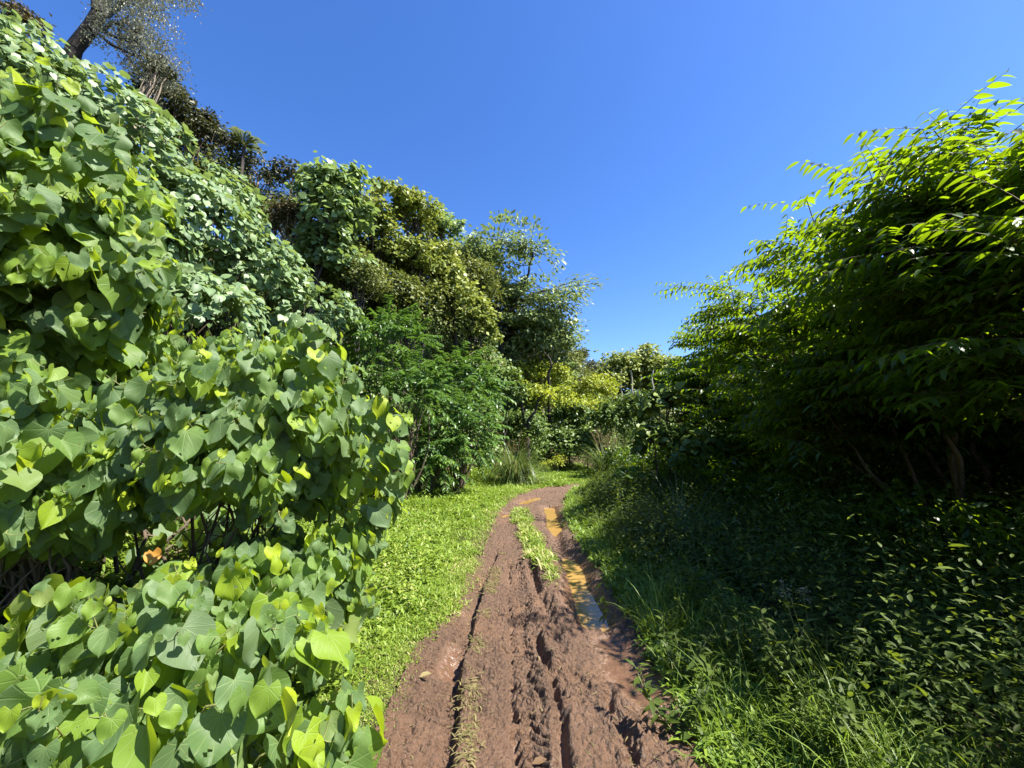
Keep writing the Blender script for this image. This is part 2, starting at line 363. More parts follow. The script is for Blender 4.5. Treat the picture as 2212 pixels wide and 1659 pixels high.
# ------------------------------------------------------------------ terrain
_ty = np.array([-30, -10, 2, 6, 10, 14, 18, 22, 26, 30, 40, 60, 140.])
_tx = np.array([-2.6, -2.4, -2.1, -3.2, -3.5, -3.6, -1.2, 1.2, 4.5, 9, 20, 40, 90.])
_ly = np.array([0, 2.39, 3.02, 3.65, 4.64, 6.46, 8.09, 10.17, 12.63, 15.08, 16.6, 18.5])
_lx = np.array([-.78, -.79, -.81, -.78, -.62, -.47, -.43, -.35, .0, .75, 1.75, 4.2])
_rx = np.array([1.0, 1.04, 1.08, 1.15, 1.19, 1.20, 1.22, 1.36, 1.69, 2.28, 3.1, 5.6])
def TL(y): return np.interp(y, _ly, _lx)
def TR(y): return np.interp(y, _ly, _rx)

def H(x, y):
    x = np.asarray(x, float); y = np.asarray(y, float)
    toe = np.interp(y, _ty, _tx); sl = np.interp(y, _ty, np.gradient(_tx, _ty))
    t = (toe - x) / np.sqrt(1 + sl * sl)
    t = np.where(t > 0, t, 0)
    k = np.interp(x, [-4, 2, 9], [.92, .74, .46])
    h = 26 * (1 - np.exp(-k * (t * t / (t + .8)) / 26))
    # ground right of the track dips to a gully then climbs slightly
    u = np.clip(x - TR(np.clip(y, 0, 18.5)), 0, 60)
    h = h + .10 * smooth(.1, .7, u) - .18 * smooth(.9, 1.6, u) + .35 * smooth(1.2, 3.2, u) + .05 * np.clip(u - 3, 0, 40)
    h = h + .10 * fbm(x * .7, y * .7, 5, 4) + .35 * fbm(x * .15, y * .15, 9, 2) * smooth(2, 8, np.abs(x))
    ins = np.minimum(x - TL(y), TR(y) - x)
    ok = (y > -1) & (y < 19)
    h = np.where(ok, h * smooth(.35, -.35, ins) - .30 * smooth(-.02, .25, ins), h)
    return h

def nonuni(a, b, fine0, fine1, n_f, n_a, n_b):
    return np.concatenate([fine0 - (fine0 - a) * (np.linspace(1, 0, n_a, endpoint=False)) ** 2, np.linspace(fine0, fine1, n_f), fine1 + (b - fine1) * np.linspace(0, 1, n_b + 1)[1:] ** 2])
gx = nonuni(-160, 170, -6, 7, 130, 50, 50); gy = nonuni(-60, 260, 0, 22, 150, 20, 70)
GX, GY = np.meshgrid(gx, gy)
grid_mesh('terrain', np.stack([GX, GY, H(GX, GY)], -1), M['ground'])['kind'] = 'structure'

# ------------------------------------------------------------------ muddy track
def seg_dist(X, Y, pts):
    """signed sideways distance (+ to the right of travel) and arc parameter for a polyline"""
    best = np.full(X.shape, 1e9); sg = np.zeros(X.shape); arc = np.zeros(X.shape); acc = 0
    for (a, b) in zip(pts[:-1], pts[1:]):
        d = b - a; L2 = d @ d; ln = math.sqrt(L2)
        t = np.clip(((X - a[0]) * d[0] + (Y - a[1]) * d[1]) / L2, 0, 1)
        qx = X - a[0] - t * d[0]; qy = Y - a[1] - t * d[1]; dist = np.hypot(qx, qy)
        s = (X - a[0]) * d[1] - (Y - a[1]) * d[0]
        m = dist < best
        best = np.where(m, dist, best); sg = np.where(m, np.sign(s), sg); arc = np.where(m, acc + t * ln, arc); acc += ln
    return best * sg, arc
PL = lambda *p: np.array([gp(a, b) for a, b in p])
R_left = PL((955, 1900), (965, 1659), (984, 1500), (1004, 1400), (1030, 1300), (1060, 1225), (1075, 1190))
R_tread = PL((1150, 1900), (1135, 1659), (1118, 1450), (1118, 1330), (1105, 1215))
R_mid = PL((1240, 1900), (1226, 1659), (1217, 1530), (1192, 1440), (1160, 1370))
R_gap = PL((1212, 1400), (1195, 1330), (1168, 1270), (1148, 1215))
R_right = PL((1375, 1640), (1338, 1550), (1318, 1490))
P_main = PL((1234, 1205), (1246, 1240), (1264, 1290), (1286, 1330))
P_tail = PL((1318, 1385), (1340, 1420), (1385, 1490))
P_far = PL((1188, 1092), (1192, 1115), (1200, 1140))
P_far2 = PL((1200, 1140), (1212, 1180), (1236, 1205))
P_l1 = PL((1082, 1113), (1098, 1108)); P_l2 = PL((1125, 1085), (1160, 1073))
P_s1 = PL((998, 1320), (1010, 1312)); P_s2 = PL((985, 1395), (965, 1440)) 
RIDGE = PL((1122, 1105), (1138, 1150), (1162, 1195), (1190, 1240), (1205, 1290))
def trackz(X, Y, L_, R_):
    U = (X - L_) / (R_ - L_) * 2 - 1
    z = -.02 + .05 * np.abs(U) ** 4
    wob = .05 * fbm(X * 3, Y * 3, 31, 3)
    wet = np.zeros(X.shape)
    # the deep wheel rut: gentle from the left, a steep wall on its right
    s, a = seg_dist(X, Y, R_left); s = s + wob * .7
    dep = .115 * (.55 + .45 * smooth(-.2, .3, fbm(a * 1.3, a * 0, 3, 3)))
    fade = smooth(0, .6, 7.0 - Y)
    z = z - fade * dep * np.where(s < 0, np.exp(-(s / .13) ** 2), smooth(.03, -.005, s)) + fade * .030 * np.exp(-((s - .06) / .05) ** 2)
    # chunky tyre print
    s, a = seg_dist(X, Y, R_tread); s2 = s + wob * .3
    m = np.exp(-((s2 - .05) / .12) ** 4) * smooth(7.5, 6, Y)
    z = z + m * .024 * np.clip(np.sin((a + np.abs(s2 - .05) * 1.1 + wob * .6) * 2 * PI / .085) * 1.6, -1, 1) * smooth(-.35, .25, fbm(X * 4, Y * 4, 71, 2) + .1) - .03 * m
    z = z - .065 * np.exp(-((s + .055 + wob) / .035) ** 2) * smooth(-.18, .15, fbm(X * 5, Y * 3.0, 41, 3)) * smooth(7.5, 6, Y)
    for R, d, w, sd in ((R_mid, .085, .035, 43), (R_gap, .10, .055, 47), (R_right, .075, .035, 53)):
        s, a = seg_dist(X, Y, R); s = s + wob * 1.0
        g = smooth(-.42, .06, fbm(X * 5, Y * 2.2, sd, 3)) * .8 + .2
        z = z - d * g * np.exp(-(s / w) ** 2) + .018 * np.exp(-((s - 2.1 * w) / (w * 1.1)) ** 2) * g + .02 * np.exp(-((s + 2 * w) / w) ** 2)
    # right wheel trough with standing water
    for R, d, w, wt in ((P_main, .105, .21, 1), (P_tail, .035, .17, .9), (P_far, .10, .19, 1), (P_far2, .07, .10, .6), (P_l1, .07, .2, .9), (P_l2, .07, .2, .9), (P_s1, .015, .08, .7), (P_s2, .02, .07, .9)):
        s, a = seg_dist(X, Y, R); s = s + wob * 1.3
        e = np.exp(-np.abs(s / w) ** 3); z = z - d * e; wet = np.maximum(wet, wt * np.exp(-np.abs(s / (w * 1.25)) ** 3))
    s, a = seg_dist(X, Y, RIDGE); z = z + .05 * np.exp(-((s + wob) / .2) ** 2)
    # clods, footprints and grit
    rid = 1 - 2 * np.abs(fbm(X * 7, Y * 7, 61, 3)); 
    cl = fbm(X * 9, Y * 9, 62, 3); cl2 = fbm(X * 26, Y * 26, 64, 3)
    amp = .6 + .8 * smooth(-.2, .3, fbm(X * 1.6, Y * 1.6, 66, 2))
    calm = 1 - .8 * np.clip(wet, 0, 1)
    z = z + calm * amp * (.024 * cl + .026 * cl2 + .016 * (np.abs(fbm(X * 38, Y * 38, 65, 2)) - .15) + .010 * fbm(X * 75, Y * 75, 67, 2) + .014 * np.clip(rid, 0, 1) - .006)
    pits = smooth(.30, .42, fbm(X * 5.0, Y * 5.0, 68, 2)); z = z - .015 * pits * calm
    return z, np.clip(np.maximum(wet, .55 * smooth(.06, .13, -z)) + .25 * smooth(.1, .4, fbm(X * 1.2, Y * 1.2, 77, 2)), 0, 1)
ys = [0.5]
while ys[-1] < 18.4: ys.append(ys[-1] + max(.010, ys[-1] * .0036))
ys = np.array(ys); us = np.linspace(-1.06, 1.06, 290)
Lw = TL(ys)[:, None]; Rw = TR(ys)[:, None]
X = (Lw + Rw) / 2 + us[None, :] * (Rw - Lw) / 2 + .05 * fbm(ys * 2, ys * 0, 81, 3)[:, None] * np.abs(us)[None, :]
Y = np.repeat(ys[:, None], len(us), 1)
Z, WET = trackz(X, Y, Lw, Rw)
edge = smooth(1.0, 1.06, np.abs(us))[None, :]
Z = Z - .25 * edge
tr = grid_mesh('dirt_track', np.stack([X, Y, Z], -1), M['mud'], rnd=WET.ravel()); tr['kind'] = 'structure'
def track_h(x, y): return trackz(x, y, TL(y), TR(y))[0]

# puddles
def puddle(pts, w, level, label):
    pts = np.asarray(pts); c = pts.mean(0)
    n = len(pts); T = np.linspace(0, n - 1, 40); ln = np.stack([np.interp(T, range(n), pts[:, k]) for k in (0, 1)], -1)
    tg = nrm(np.gradient(ln, axis=0)); nn = np.stack([tg[:, 1], -tg[:, 0]], -1)
    uu = np.linspace(-1, 1, 13)
    taper = np.sin(np.linspace(.02, PI - .02, 40)) ** .55
    P = ln[:, None, :] + (nn * (w * taper)[:, None])[:, None, :] * uu[None, :, None]
    P3 = np.concatenate([P, np.full(P.shape[:2] + (1,), level)], -1)
    o = grid_mesh('puddle', P3, M['water'], base=(c[0], c[1], level)); o['label'] = label; o['category'] = 'puddle'; o['group'] = 'muddy puddles on the track'
ext = lambda p, e: np.concatenate([[p[0] + (p[0] - p[1]) * e], p, [p[-1] + (p[-1] - p[-2]) * e]])
puddle(ext(P_main, .4), .40, -.094, 'long ochre puddle in the wheel rut, half shaded by trees')
puddle(ext(P_far, .35), .40, -.085, 'orange sunlit puddle beside the end of the grassy median strip')
puddle(ext(P_l1, 1.2), .36, -.062, 'small orange puddle at the grass verge side of the bend')
puddle(ext(P_l2, .5), .36, -.062, 'thin orange puddle farthest along the track near the bend')

# ------------------------------------------------------------------ foliage generators
def ndisk(v, k):  # random tilt
    return nrm(v + k * rng.normal(size=v.shape))
UP = np.array([0, 0, 1.0])

def clump_leaves(LV, c, rad, ls, lai=3.6, larea=.3, nclump=None, fill=.42, up=.55, droop=.35, tilt=.55, crange=.55, flat=.75, bias=None):
    """leaf clumps through an ellipsoid crown"""
    c = np.asarray(c); rad = np.asarray(rad, float)
    area = PI * (rad[0] + rad[1]) / 2 * rad[2]
    nleaf = int(1.6 * lai * area / (larea * ls * ls))
    if nclump is None: nclump = int(np.clip(nleaf / 55, 14, 120))
    d = rnd_dirs(nclump); d[:, 2] = np.where(d[:, 2] < -.35, -d[:, 2] * .8, d[:, 2])
    if bias is not None: d = nrm(d + np.asarray(bias) * rng.random((nclump, 1)))
    rr = rng.uniform(fill, 1, (nclump, 1)) ** .7
    cc = c + d * rad * rr
    rc = np.min(rad) * rng.uniform(.20, .38, nclump)
    k = rng.integers(0, nclump, nleaf)
    o = rng.normal(size=(nleaf, 3)) * .55; o[:, 2] *= flat
    p = cc[k] + o * rc[k][:, None]
    z = ndisk(nrm(o) * .45 + d[k] * .35 + UP * up * .8 + SUN * .5, tilt)
    y = ndisk(nrm(o) * np.array([1, 1, .3]) - UP * droop, .4)
    r = np.clip(rng.random(nclump)[k] * crange + rng.random(nleaf) * (1 - crange), 0, 1)  # tone per clump; colour also stands in for lit and dark clumps
    LV.add(p, y, z, ls * rng.uniform(.65, 1.25, nleaf), r)
    return cc

def tree(name, label, cat, px, py, d, rx, ry, leaf, ls_px, mat, rz=None, lai=3.4, trunk=None, bark='bark_brown', trad=.12, group=None, extra=(), limbs=9, lean=(0, 0), tmp=None, larea=.3, parts=('trunk', 'crown'), **kw):
    c = at(px, py, d); s = d / F
    rad = (rx * s, (rz or rx) * s * .9, ry * s)
    bx, by = c[0] + lean[0], c[1] + lean[1]
    bz = float(H(bx, by)); base = np.array([bx, by, bz - .1])
    root = thing(name, label, cat, base, group)
    LV = Leaves(); ls = ls_px * s * (.82 if d > 14.6 else 1)
    cc = clump_leaves(LV, c, rad, ls, lai, larea, **kw)
    for (ex, ey, ed, erx, ery) in extra:
        e = at(ex, ey, ed); es = ed / F
        cc = np.concatenate([cc, clump_leaves(LV, e, (erx * es, erx * es, ery * es), ls, lai, larea, **kw)])
    LV.build(parts[1], tmp or leaf, M[mat], root, base)
    T = Tubes(); top = c + np.array([0, 0, -.1 * rad[2]])
    if top[2] < bz + .4: top[2] = bz + .4
    bend = np.array([rng.normal() * .06, rng.normal() * .06, 0]) * (top[2] - bz)
    tp = curve(base, top, bend, 9, .01 * (top[2] - bz)); T.add(tp, trad, trad * .45, 8, .05)
    far = np.argsort(-np.linalg.norm(cc - c, axis=1))
    for i in rng.permutation(len(cc))[:limbs]:
        st = tp[rng.integers(4, 9)]; e = cc[i]
        pl = curve(st, e, np.array([0, 0, rng.uniform(-.12, .05)]) * np.linalg.norm(e - st), 7, .02 * np.linalg.norm(e - st))
        T.add(pl, trad * .38, trad * .08, 5)
        for j in range(2):
            q = pl[rng.integers(3, 6)]; T.add(curve(q, q + (e - q) * .6 + rng.normal(size=3) * .2 * min(rad), (0, 0, 0), 4), trad * .14, trad * .04, 4)
    T.build(parts[0], M[bark], root, base)
    return root

def shoot_bush(name, label, cat, c, rad, base, nshoot, nl, ls, mat, tmp, group=None, dirs=None, extra_shoots=(), dead=0, lo=-.6, young=0.12, sunbias=.5, petw=.0022, stemm='stem_green', cover=None):
    """woody shoots from the base that end in leafy tips with hanging heart leaves"""
    c = np.asarray(c, float); rad = np.asarray(rad, float); base = np.asarray(base, float)
    root = thing(name, label, cat, base, group)
    T = Tubes(); T2 = Tubes(); LV = Leaves()
    d = rnd_dirs(nshoot * 3); d = d[d[:, 2] > lo][:nshoot]
    tips = c + d * rad * rng.uniform(.5, 1.08, (len(d), 1)) ** .8
    starts = c + (tips - c) * rng.uniform(.25, .45, (len(d), 1)) - UP * rng.uniform(.1, .3, (len(d), 1)) * rad[2]
    shoots = [(a, b) for a, b in zip(starts, tips)] + [(np.asarray(a), np.asarray(b)) for a, b in extra_shoots]
    for a, b in shoots:
        ln = np.linalg.norm(b - a)
        pl = curve(a, b, UP * rng.uniform(.02, .14) * ln, 8, .01)
        T2.add(pl, .0055, .0025, 5)
        outw = nrm(b - c)
        n = max(4, int(nl * rng.uniform(.7, 1.25)))
        s = np.linspace(.30, 1.0, n); q = np.stack([np.interp(s * 7, range(8), pl[:, k]) for k in range(3)], -1)
        az = np.arange(n) * 2.4 + rng.uniform(0, 6)
        side = nrm(np.cross(b - a, UP)); oth = nrm(np.cross(side, b - a))
        pd = np.cos(az)[:, None] * side + np.sin(az)[:, None] * oth * .7 + UP * .35 + outw * .5
        pd = ndisk(pd, .25); plen = ls * rng.uniform(.35, .85, n) * (1.15 - .5 * s)
        pe = q + pd * plen[:, None]
        size = ls * rng.uniform(.55, 1.4, n) * np.where(s > .9, .55, 1.0)
        zz = ndisk(outw * .5 + SUN * np.array([1, 1, .55]) * sunbias * 1.5 + np.array([.05, -.3, 0]), .38)
        zz = nrm(zz * np.ones((n, 1)) + pd * .2 + rng.normal(size=(n, 3)) * .40)
        fl = rng.random(n) < .16; zz = np.where(fl[:, None], nrm(zz * np.array([-.6, .5, .4]) + rng.normal(size=(n, 3)) * .3), zz)
        yy = ndisk(pd * .35 - UP * 1.15 + outw * .2, .28)
        r = np.clip(rng.beta(1.1, 1.6, n) * .84 + np.where(s > .88, .22, 0) + np.where(rng.random(n) < young, .25, 0), 0, 1)
        LV.add(pe, yy, zz, size, r)
        for i in range(n):
            T2.add(curve(q[i], pe[i], -UP * .1 * plen[i], 4), petw, petw * .8, 3)
    for i in range(14):
        e = c + (rng.random(3) - .5) * rad * np.array([1.0, .9, 1.0]) + np.array([-.1, .15, 0]) * rad; b0 = base + np.array([rng.normal() * .25, rng.normal() * .25, 0])
        pl = curve(b0, e, rng.normal(size=3) * .15, 10, .02); T.add(pl, .016, .006, 6)
        for j in range(5):
            st = pl[rng.integers(3, 9)]; tip = shoots[rng.integers(0, len(shoots))][0]
            T.add(curve(st, st + (tip - st) * rng.uniform(.3, .9), rng.normal(size=3) * .08, 7, .015), .007, .003, 5)
    if cover: cover(LV)
    LV.build('foliage', tmp, M[mat], root, base)
    T.build('woody_stem', M['bark_brown'], root, base)
    T2.build('leaf_stalk', M[stemm], root, base)
    for k in range(dead):
        a, b = shoots[rng.integers(0, len(shoots))]
        q = b + rng.normal(size=3) * .05
        D = Leaves(); D.add(q[None], np.array([[.3, -.2, -1.]]), np.array([[.6, -.7, .3]]), ls * .55); D.build('withered_leaf', BIG, M['dead'], root, base)
    return root

# ------------------------------------------------------------------ FRONT: large-leaved hibiscus shrubs on the verge
def gb(x, y): return np.array([x, y, float(H(x, y))])
HG = 'large-leaved hibiscus shrubs beside the track'
cB = at(545, 985, 3.1)
exB = []
for (px, py, d) in ((690, 700, 2.9), (665, 690, 3.0), (740, 740, 2.9), (835, 850, 2.9), (860, 900, 2.95), (700, 770, 2.7), (640, 730, 3.1), (880, 1010, 3.0), (850, 1080, 2.9), (860, 960, 2.8), (820, 1120, 3.0)):
    e = at(px, py, d); exB.append((e + np.array([-.35, .1, -.5]), e))
shoot_bush('hibiscus_shrub', 'rounded hibiscus shrub overhanging the bright grass verge with a spike of young leaves on top', 'shrub', cB, (1.04, .95, .92), gb(-2.3, 3.3), 290, 11, .135, 'hau', BIG, HG, extra_shoots=exB, dead=2, lo=-.5)
cA = at(20, 520, 2.9)
exA = []
for (px, py, d) in ((40, 180, 2.9), (30, 300, 2.7), (140, 260, 3.1), (230, 300, 3.0), (280, 340, 3.1), (330, 420, 3.0), (350, 500, 2.9), (340, 560, 2.8)):
    e = at(px, py, d); exA.append((e + np.array([-.45, .1, -.35]), e))
shoot_bush('hibiscus_shrub', 'tall hibiscus shrub with big sage-green heart leaves climbing against the vine-covered bank', 'shrub', cA, (1.05, .95, 1.3), gb(-3.4, 2.9), 300, 11, .15, 'hau', BIG, HG, extra_shoots=exA, lo=-.9)
cC = at(320, 1500, 1.95)
cG = at(620, 1270, 2.7)
exG = []
for (px, py, d) in ((820, 1180, 2.7), (840, 1120, 2.8), (790, 1240, 2.6), (760, 1300, 2.5), (740, 1360, 2.4), (800, 1160, 2.9)):
    e = at(px, py, d); exG.append((e + np.array([-.35, .1, .05]), e))
shoot_bush('hibiscus_shrub', 'hanging hibiscus shrub whose trailing shoots touch the verge weeds', 'shrub', cG, (.62, .7, .5), gb(-1.9, 2.7), 110, 10, .115, 'hau', BIG, HG, extra_shoots=exG, lo=-.7)
shoot_bush('hibiscus_shrub', 'hibiscus shrub wedged in the fold between the tall shrub and the rounded shrub', 'shrub', at(180, 800, 3.6), (1.2, .8, .6), gb(-3.7, 3.5), 130, 10, .135, 'hau', BIG, HG, lo=-.8)
exC = []
for (px, py, d) in ((720, 1420, 1.75), (690, 1390, 1.8), (760, 1500, 1.75), (780, 1560, 1.7), (640, 1330, 1.9), (600, 1360, 1.8), (760, 1640, 1.6), (700, 1600, 1.6), (590, 1490, 1.5)):
    e = at(px, py, d); exC.append((e + np.array([-.3, .05, -.12]), e))
shoot_bush('hibiscus_shrub', 'low hibiscus shrub with the largest heart leaves, hanging over the edge of the mud', 'shrub', cC, (.84, .75, .66), gb(-1.9, 2.0), 230, 9, .135, 'hau', BIG, HG, extra_shoots=exC, dead=1, lo=-.8, sunbias=.55)
cD = at(80, 1000, 2.6)
shoot_bush('hibiscus_shrub', 'middle hibiscus shrub with insect-bitten leaves between the tall shrub and the low shrub', 'shrub', cD, (.9, .75, .62), gb(-2.9, 2.5), 180, 10, .15, 'hau', BIG, HG, dead=2, lo=-.95)
cE = at(520, 850, 5.6)
shoot_bush('hibiscus_shrub', 'smaller-leaved hibiscus shrub filling the hollow behind the rounded shrub', 'shrub', cE, (1.6, 1.0, 1.0), gb(-3.9, 5.4), 220, 10, .13, 'hau', MIDL, HG, lo=-.8)
cF = at(330, 1180, 4.3)
shoot_bush('hibiscus_shrub', 'shaded hibiscus shrub in the dark gap between the rounded and the low shrub', 'shrub', cF, (1.7, 1.0, .9), gb(-3.7, 4.2), 120, 9, .15, 'hau', MIDL, HG, lo=-.9)

# ------------------------------------------------------------------ vine-covered bank
def bank_mound(label, px, py, d, r, rzf=.75, ls=.17, lai=4.2):
    c = at(px, py, d); base = np.array([c[0], c[1], float(H(c[0], c[1]))])
    rad = np.array([r, r * .9, r * rzf])
    root = thing('climbing_vine', label, 'vine', base, 'vines blanketing the steep bank')
    LV = Leaves()
    n = int(lai * PI * r * r / (.55 * ls * ls))
    dr = rnd_dirs(n * 2); dr = dr[(dr[:, 2] > -.55) & (dr @ np.array([.45, -.75, .3]) > -.45)][:n]; n = len(dr)
    lump = 1 + .42 * fbm(dr[:, 0] * 2.6 + px, dr[:, 1] * 3.2 + dr[:, 2] * 3.2 + py, 7, 3) + .10 * vnoise(dr[:, 0] * 9 + px, (dr[:, 1] + dr[:, 2]) * 9, 8)
    dep = rng.exponential(.10, n)
    p = c + dr * rad * (lump - dep)[:, None]
    # trim holes so dark gaps open between hanging curtains
    hol = vnoise(p[:, 0] * 1.7 + p[:, 1] * 1.1, p[:, 2] * 1.5, 21) + .6 * vnoise(p[:, 0] * 4 + p[:, 1] * 3, p[:, 2] * 4, 22)
    keep = hol > -.25
    p, dr2 = p[keep], dr[keep]; n = len(p)
    z = ndisk(dr2 * .5 + SUN * .8 + UP * .15, .36); y = ndisk(-UP * .6 + dr2 * .5, .33)
    LV.add(p, y, z, ls * rng.uniform(.6, 1.2, n), np.clip(rng.beta(2, 2.4, n) * .9 + .12 * (vnoise(p[:, 0] * 1.3, p[:, 2] * 1.3, 4)), 0, 1))
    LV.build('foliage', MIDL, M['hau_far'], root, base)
    T = Tubes()
    for i in range(26):
        e = p[rng.integers(0, n)]; T.add(curve(base + rng.normal(size=3) * .2 * r * np.array([1, 1, 0]), e * .93 + c * .07, rng.normal(size=3) * .2, 8, .03), .022, .006, 5)
    T.build('woody_stem', M['bark_brown'], root, base)
for a in ((('sage-green vine mound below the leaning silver tree'), 70, 250, 8.8, 1.7),
          ('vine mound on the bank crest under the dark ridge scrub', 250, 330, 9.4, 1.75),
          ('uppermost pale vine curtain beside the dead tangle at the bank top', -70, 150, 8.8, 1.7),
          ('vine mound with a yellow-green tuft on the slope halfway down', 400, 500, 10.0, 1.75),
          ('vine curtain behind the tall big-leaved shrub', 210, 500, 8.3, 1.6),
          ('low vine mound meeting the green pinnate shrub', 655, 690, 11.4, 1.45),
          ('narrow vine shoulder stepping down beside the brown thicket', 545, 600, 10.8, 1.45),
          ('shaded vine pocket above the hollow', 430, 680, 8.6, 1.25),
          ('thin crest of vine in front of the sparse ridge trees', 460, 440, 11.2, 1.2)):
    bank_mound(*a)

# ------------------------------------------------------------------ left hillside trees
RS = 'dark scrub trees along the ridge'
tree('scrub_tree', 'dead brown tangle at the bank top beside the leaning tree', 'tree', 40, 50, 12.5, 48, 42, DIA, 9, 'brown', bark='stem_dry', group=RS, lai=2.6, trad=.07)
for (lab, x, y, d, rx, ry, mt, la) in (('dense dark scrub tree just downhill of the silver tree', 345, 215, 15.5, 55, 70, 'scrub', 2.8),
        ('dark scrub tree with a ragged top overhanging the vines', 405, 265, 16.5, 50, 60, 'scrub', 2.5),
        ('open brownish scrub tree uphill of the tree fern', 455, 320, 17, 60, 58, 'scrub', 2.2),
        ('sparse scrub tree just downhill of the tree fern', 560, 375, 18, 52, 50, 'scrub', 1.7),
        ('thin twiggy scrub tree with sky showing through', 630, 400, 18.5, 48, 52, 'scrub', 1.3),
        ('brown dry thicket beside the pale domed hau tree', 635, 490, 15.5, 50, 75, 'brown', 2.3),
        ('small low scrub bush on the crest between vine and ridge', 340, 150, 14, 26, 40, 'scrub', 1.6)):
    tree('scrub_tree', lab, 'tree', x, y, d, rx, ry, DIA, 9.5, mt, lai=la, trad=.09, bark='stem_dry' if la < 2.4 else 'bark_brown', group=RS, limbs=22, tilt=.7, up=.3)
# dark interior growth under the canopy of the hill
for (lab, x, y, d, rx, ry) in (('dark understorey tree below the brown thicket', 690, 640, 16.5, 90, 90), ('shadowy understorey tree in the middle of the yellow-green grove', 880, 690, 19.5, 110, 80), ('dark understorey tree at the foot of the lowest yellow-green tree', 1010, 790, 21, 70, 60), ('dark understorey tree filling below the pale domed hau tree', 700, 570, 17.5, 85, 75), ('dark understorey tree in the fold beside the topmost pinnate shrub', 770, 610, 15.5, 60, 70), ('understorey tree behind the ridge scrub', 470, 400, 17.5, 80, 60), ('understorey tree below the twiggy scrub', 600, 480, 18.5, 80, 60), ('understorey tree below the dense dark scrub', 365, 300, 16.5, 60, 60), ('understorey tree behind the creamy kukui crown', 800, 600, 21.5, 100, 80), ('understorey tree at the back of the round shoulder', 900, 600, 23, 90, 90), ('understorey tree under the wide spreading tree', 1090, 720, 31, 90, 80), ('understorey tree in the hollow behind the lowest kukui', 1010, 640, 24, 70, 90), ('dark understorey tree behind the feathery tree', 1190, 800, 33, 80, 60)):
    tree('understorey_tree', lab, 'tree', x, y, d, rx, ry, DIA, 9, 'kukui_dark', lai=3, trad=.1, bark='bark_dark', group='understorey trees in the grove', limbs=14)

# leaning silver tree at the top
b0 = at(150, 118, 13.5); gzz = float(H(b0[0], b0[1])); base = np.array([b0[0] - .3, b0[1], min(gzz, b0[2] - .8)])
root = thing('leaning_tree', 'dark leaning trunk with silvery feathery crown at the top of the bank', 'tree', base)
T = Tubes(); s_ = 13.5 / F
tp = np.array([base, at(160, 105, 13.5), at(196, 60, 13.5), at(213, 30, 13.5), at(208, -30, 13.6), at(200, -90, 13.8)]); T.add(tp[:4], .27, .18, 9, .05); T.add(tp[3:], .2, .1, 8)
tips = []
for (st, pts, r0) in ((tp[3], ((250, 20), (285, -25), (330, -60)), .14), (tp[2], ((225, 60), (262, 45), (300, 70)), .09), (tp[2], ((240, 70), (270, 90), (312, 110)), .07), (tp[3], ((235, 5), (260, -50)), .1), (tp[2], ((235, 95), (290, 120), (335, 150)), .06), (tp[4], ((250, -60), (300, -90)), .09)):
    pl = np.array([st] + [at(x, y, 13.5 + rng.normal() * .5) for x, y in pts]); k = np.linspace(0, len(pl) - 1, 9)
    pl = np.stack([np.interp(k, range(len(pl)), pl[:, j]) for j in range(3)], -1); pl[1:] += rng.normal(size=(8, 3)) * .04
    T.add(pl, r0, .02, 6)
    for j in range(16):
        q = pl[rng.integers(4, 9)]; e = q + rng.normal(size=3) * np.array([.42, .6, .42]) + np.array([.22, 0, -.05]); T.add(curve(q, e, (0, 0, .1), 5, .02), .022, .006, 4); tips.append(e)
LV = Leaves(); tips = np.array(tips)
k = np.repeat(np.arange(len(tips)), 120); p = tips[k] + rng.normal(size=(len(k), 3)) * np.array([.20, .20, .15])
LV.add(p, ndisk(rng.normal(size=p.shape) * .6 - UP * .3, .3), ndisk(UP * .5 + SUN * .3, .7), .095 * rng.uniform(.6, 1.3, len(p)))
LV.build('crown', DIAN, M['silver'], root, base); T.build('trunk', M['bark_dark'], root, base)

# tree fern
c = at(527, 318, 17); bz = float(H(c[0], c[1])); base = np.array([c[0], c[1], bz])
root = thing('tree_fern', 'small tree fern with arching pale fronds among the ridge scrub', 'fern', base)
T = Tubes(); T.add(curve(base, c, (.05, 0, 0), 8, .02), .08, .07, 8); LV = Leaves(); TF = Tubes()
for i in range(20):
    a = i * 2.4; ln = rng.uniform(.8, 1.15); el = rng.uniform(.2, 1.1)
    e = c + ln * np.array([math.cos(a) * math.cos(el), math.sin(a) * math.cos(el), math.sin(el) * .55 - .1])
    pl = curve(c, e, UP * .28 * ln, 10); TF.add(pl, .014, .004, 4)
    t = np.linspace(.15, 1, 26); q = np.stack([np.interp(t * 9, range(10), pl[:, j]) for j in range(3)], -1)
    tg = nrm(np.gradient(q, axis=0)); sd = nrm(np.cross(tg, UP))
    for s in (-1, 1):
        LV.add(q, nrm(s * sd + tg * .35 - UP * .25), np.tile(UP, (26, 1)) + tg * .1, .13 * np.sin(t * PI * .85 + .35) + .02)
T.build('trunk', M['bark_dark'], root, base); TF.build('frond_rib', M['stem_green'], root, base); LV.build('frond', DIAN, M['frond'], root, base)

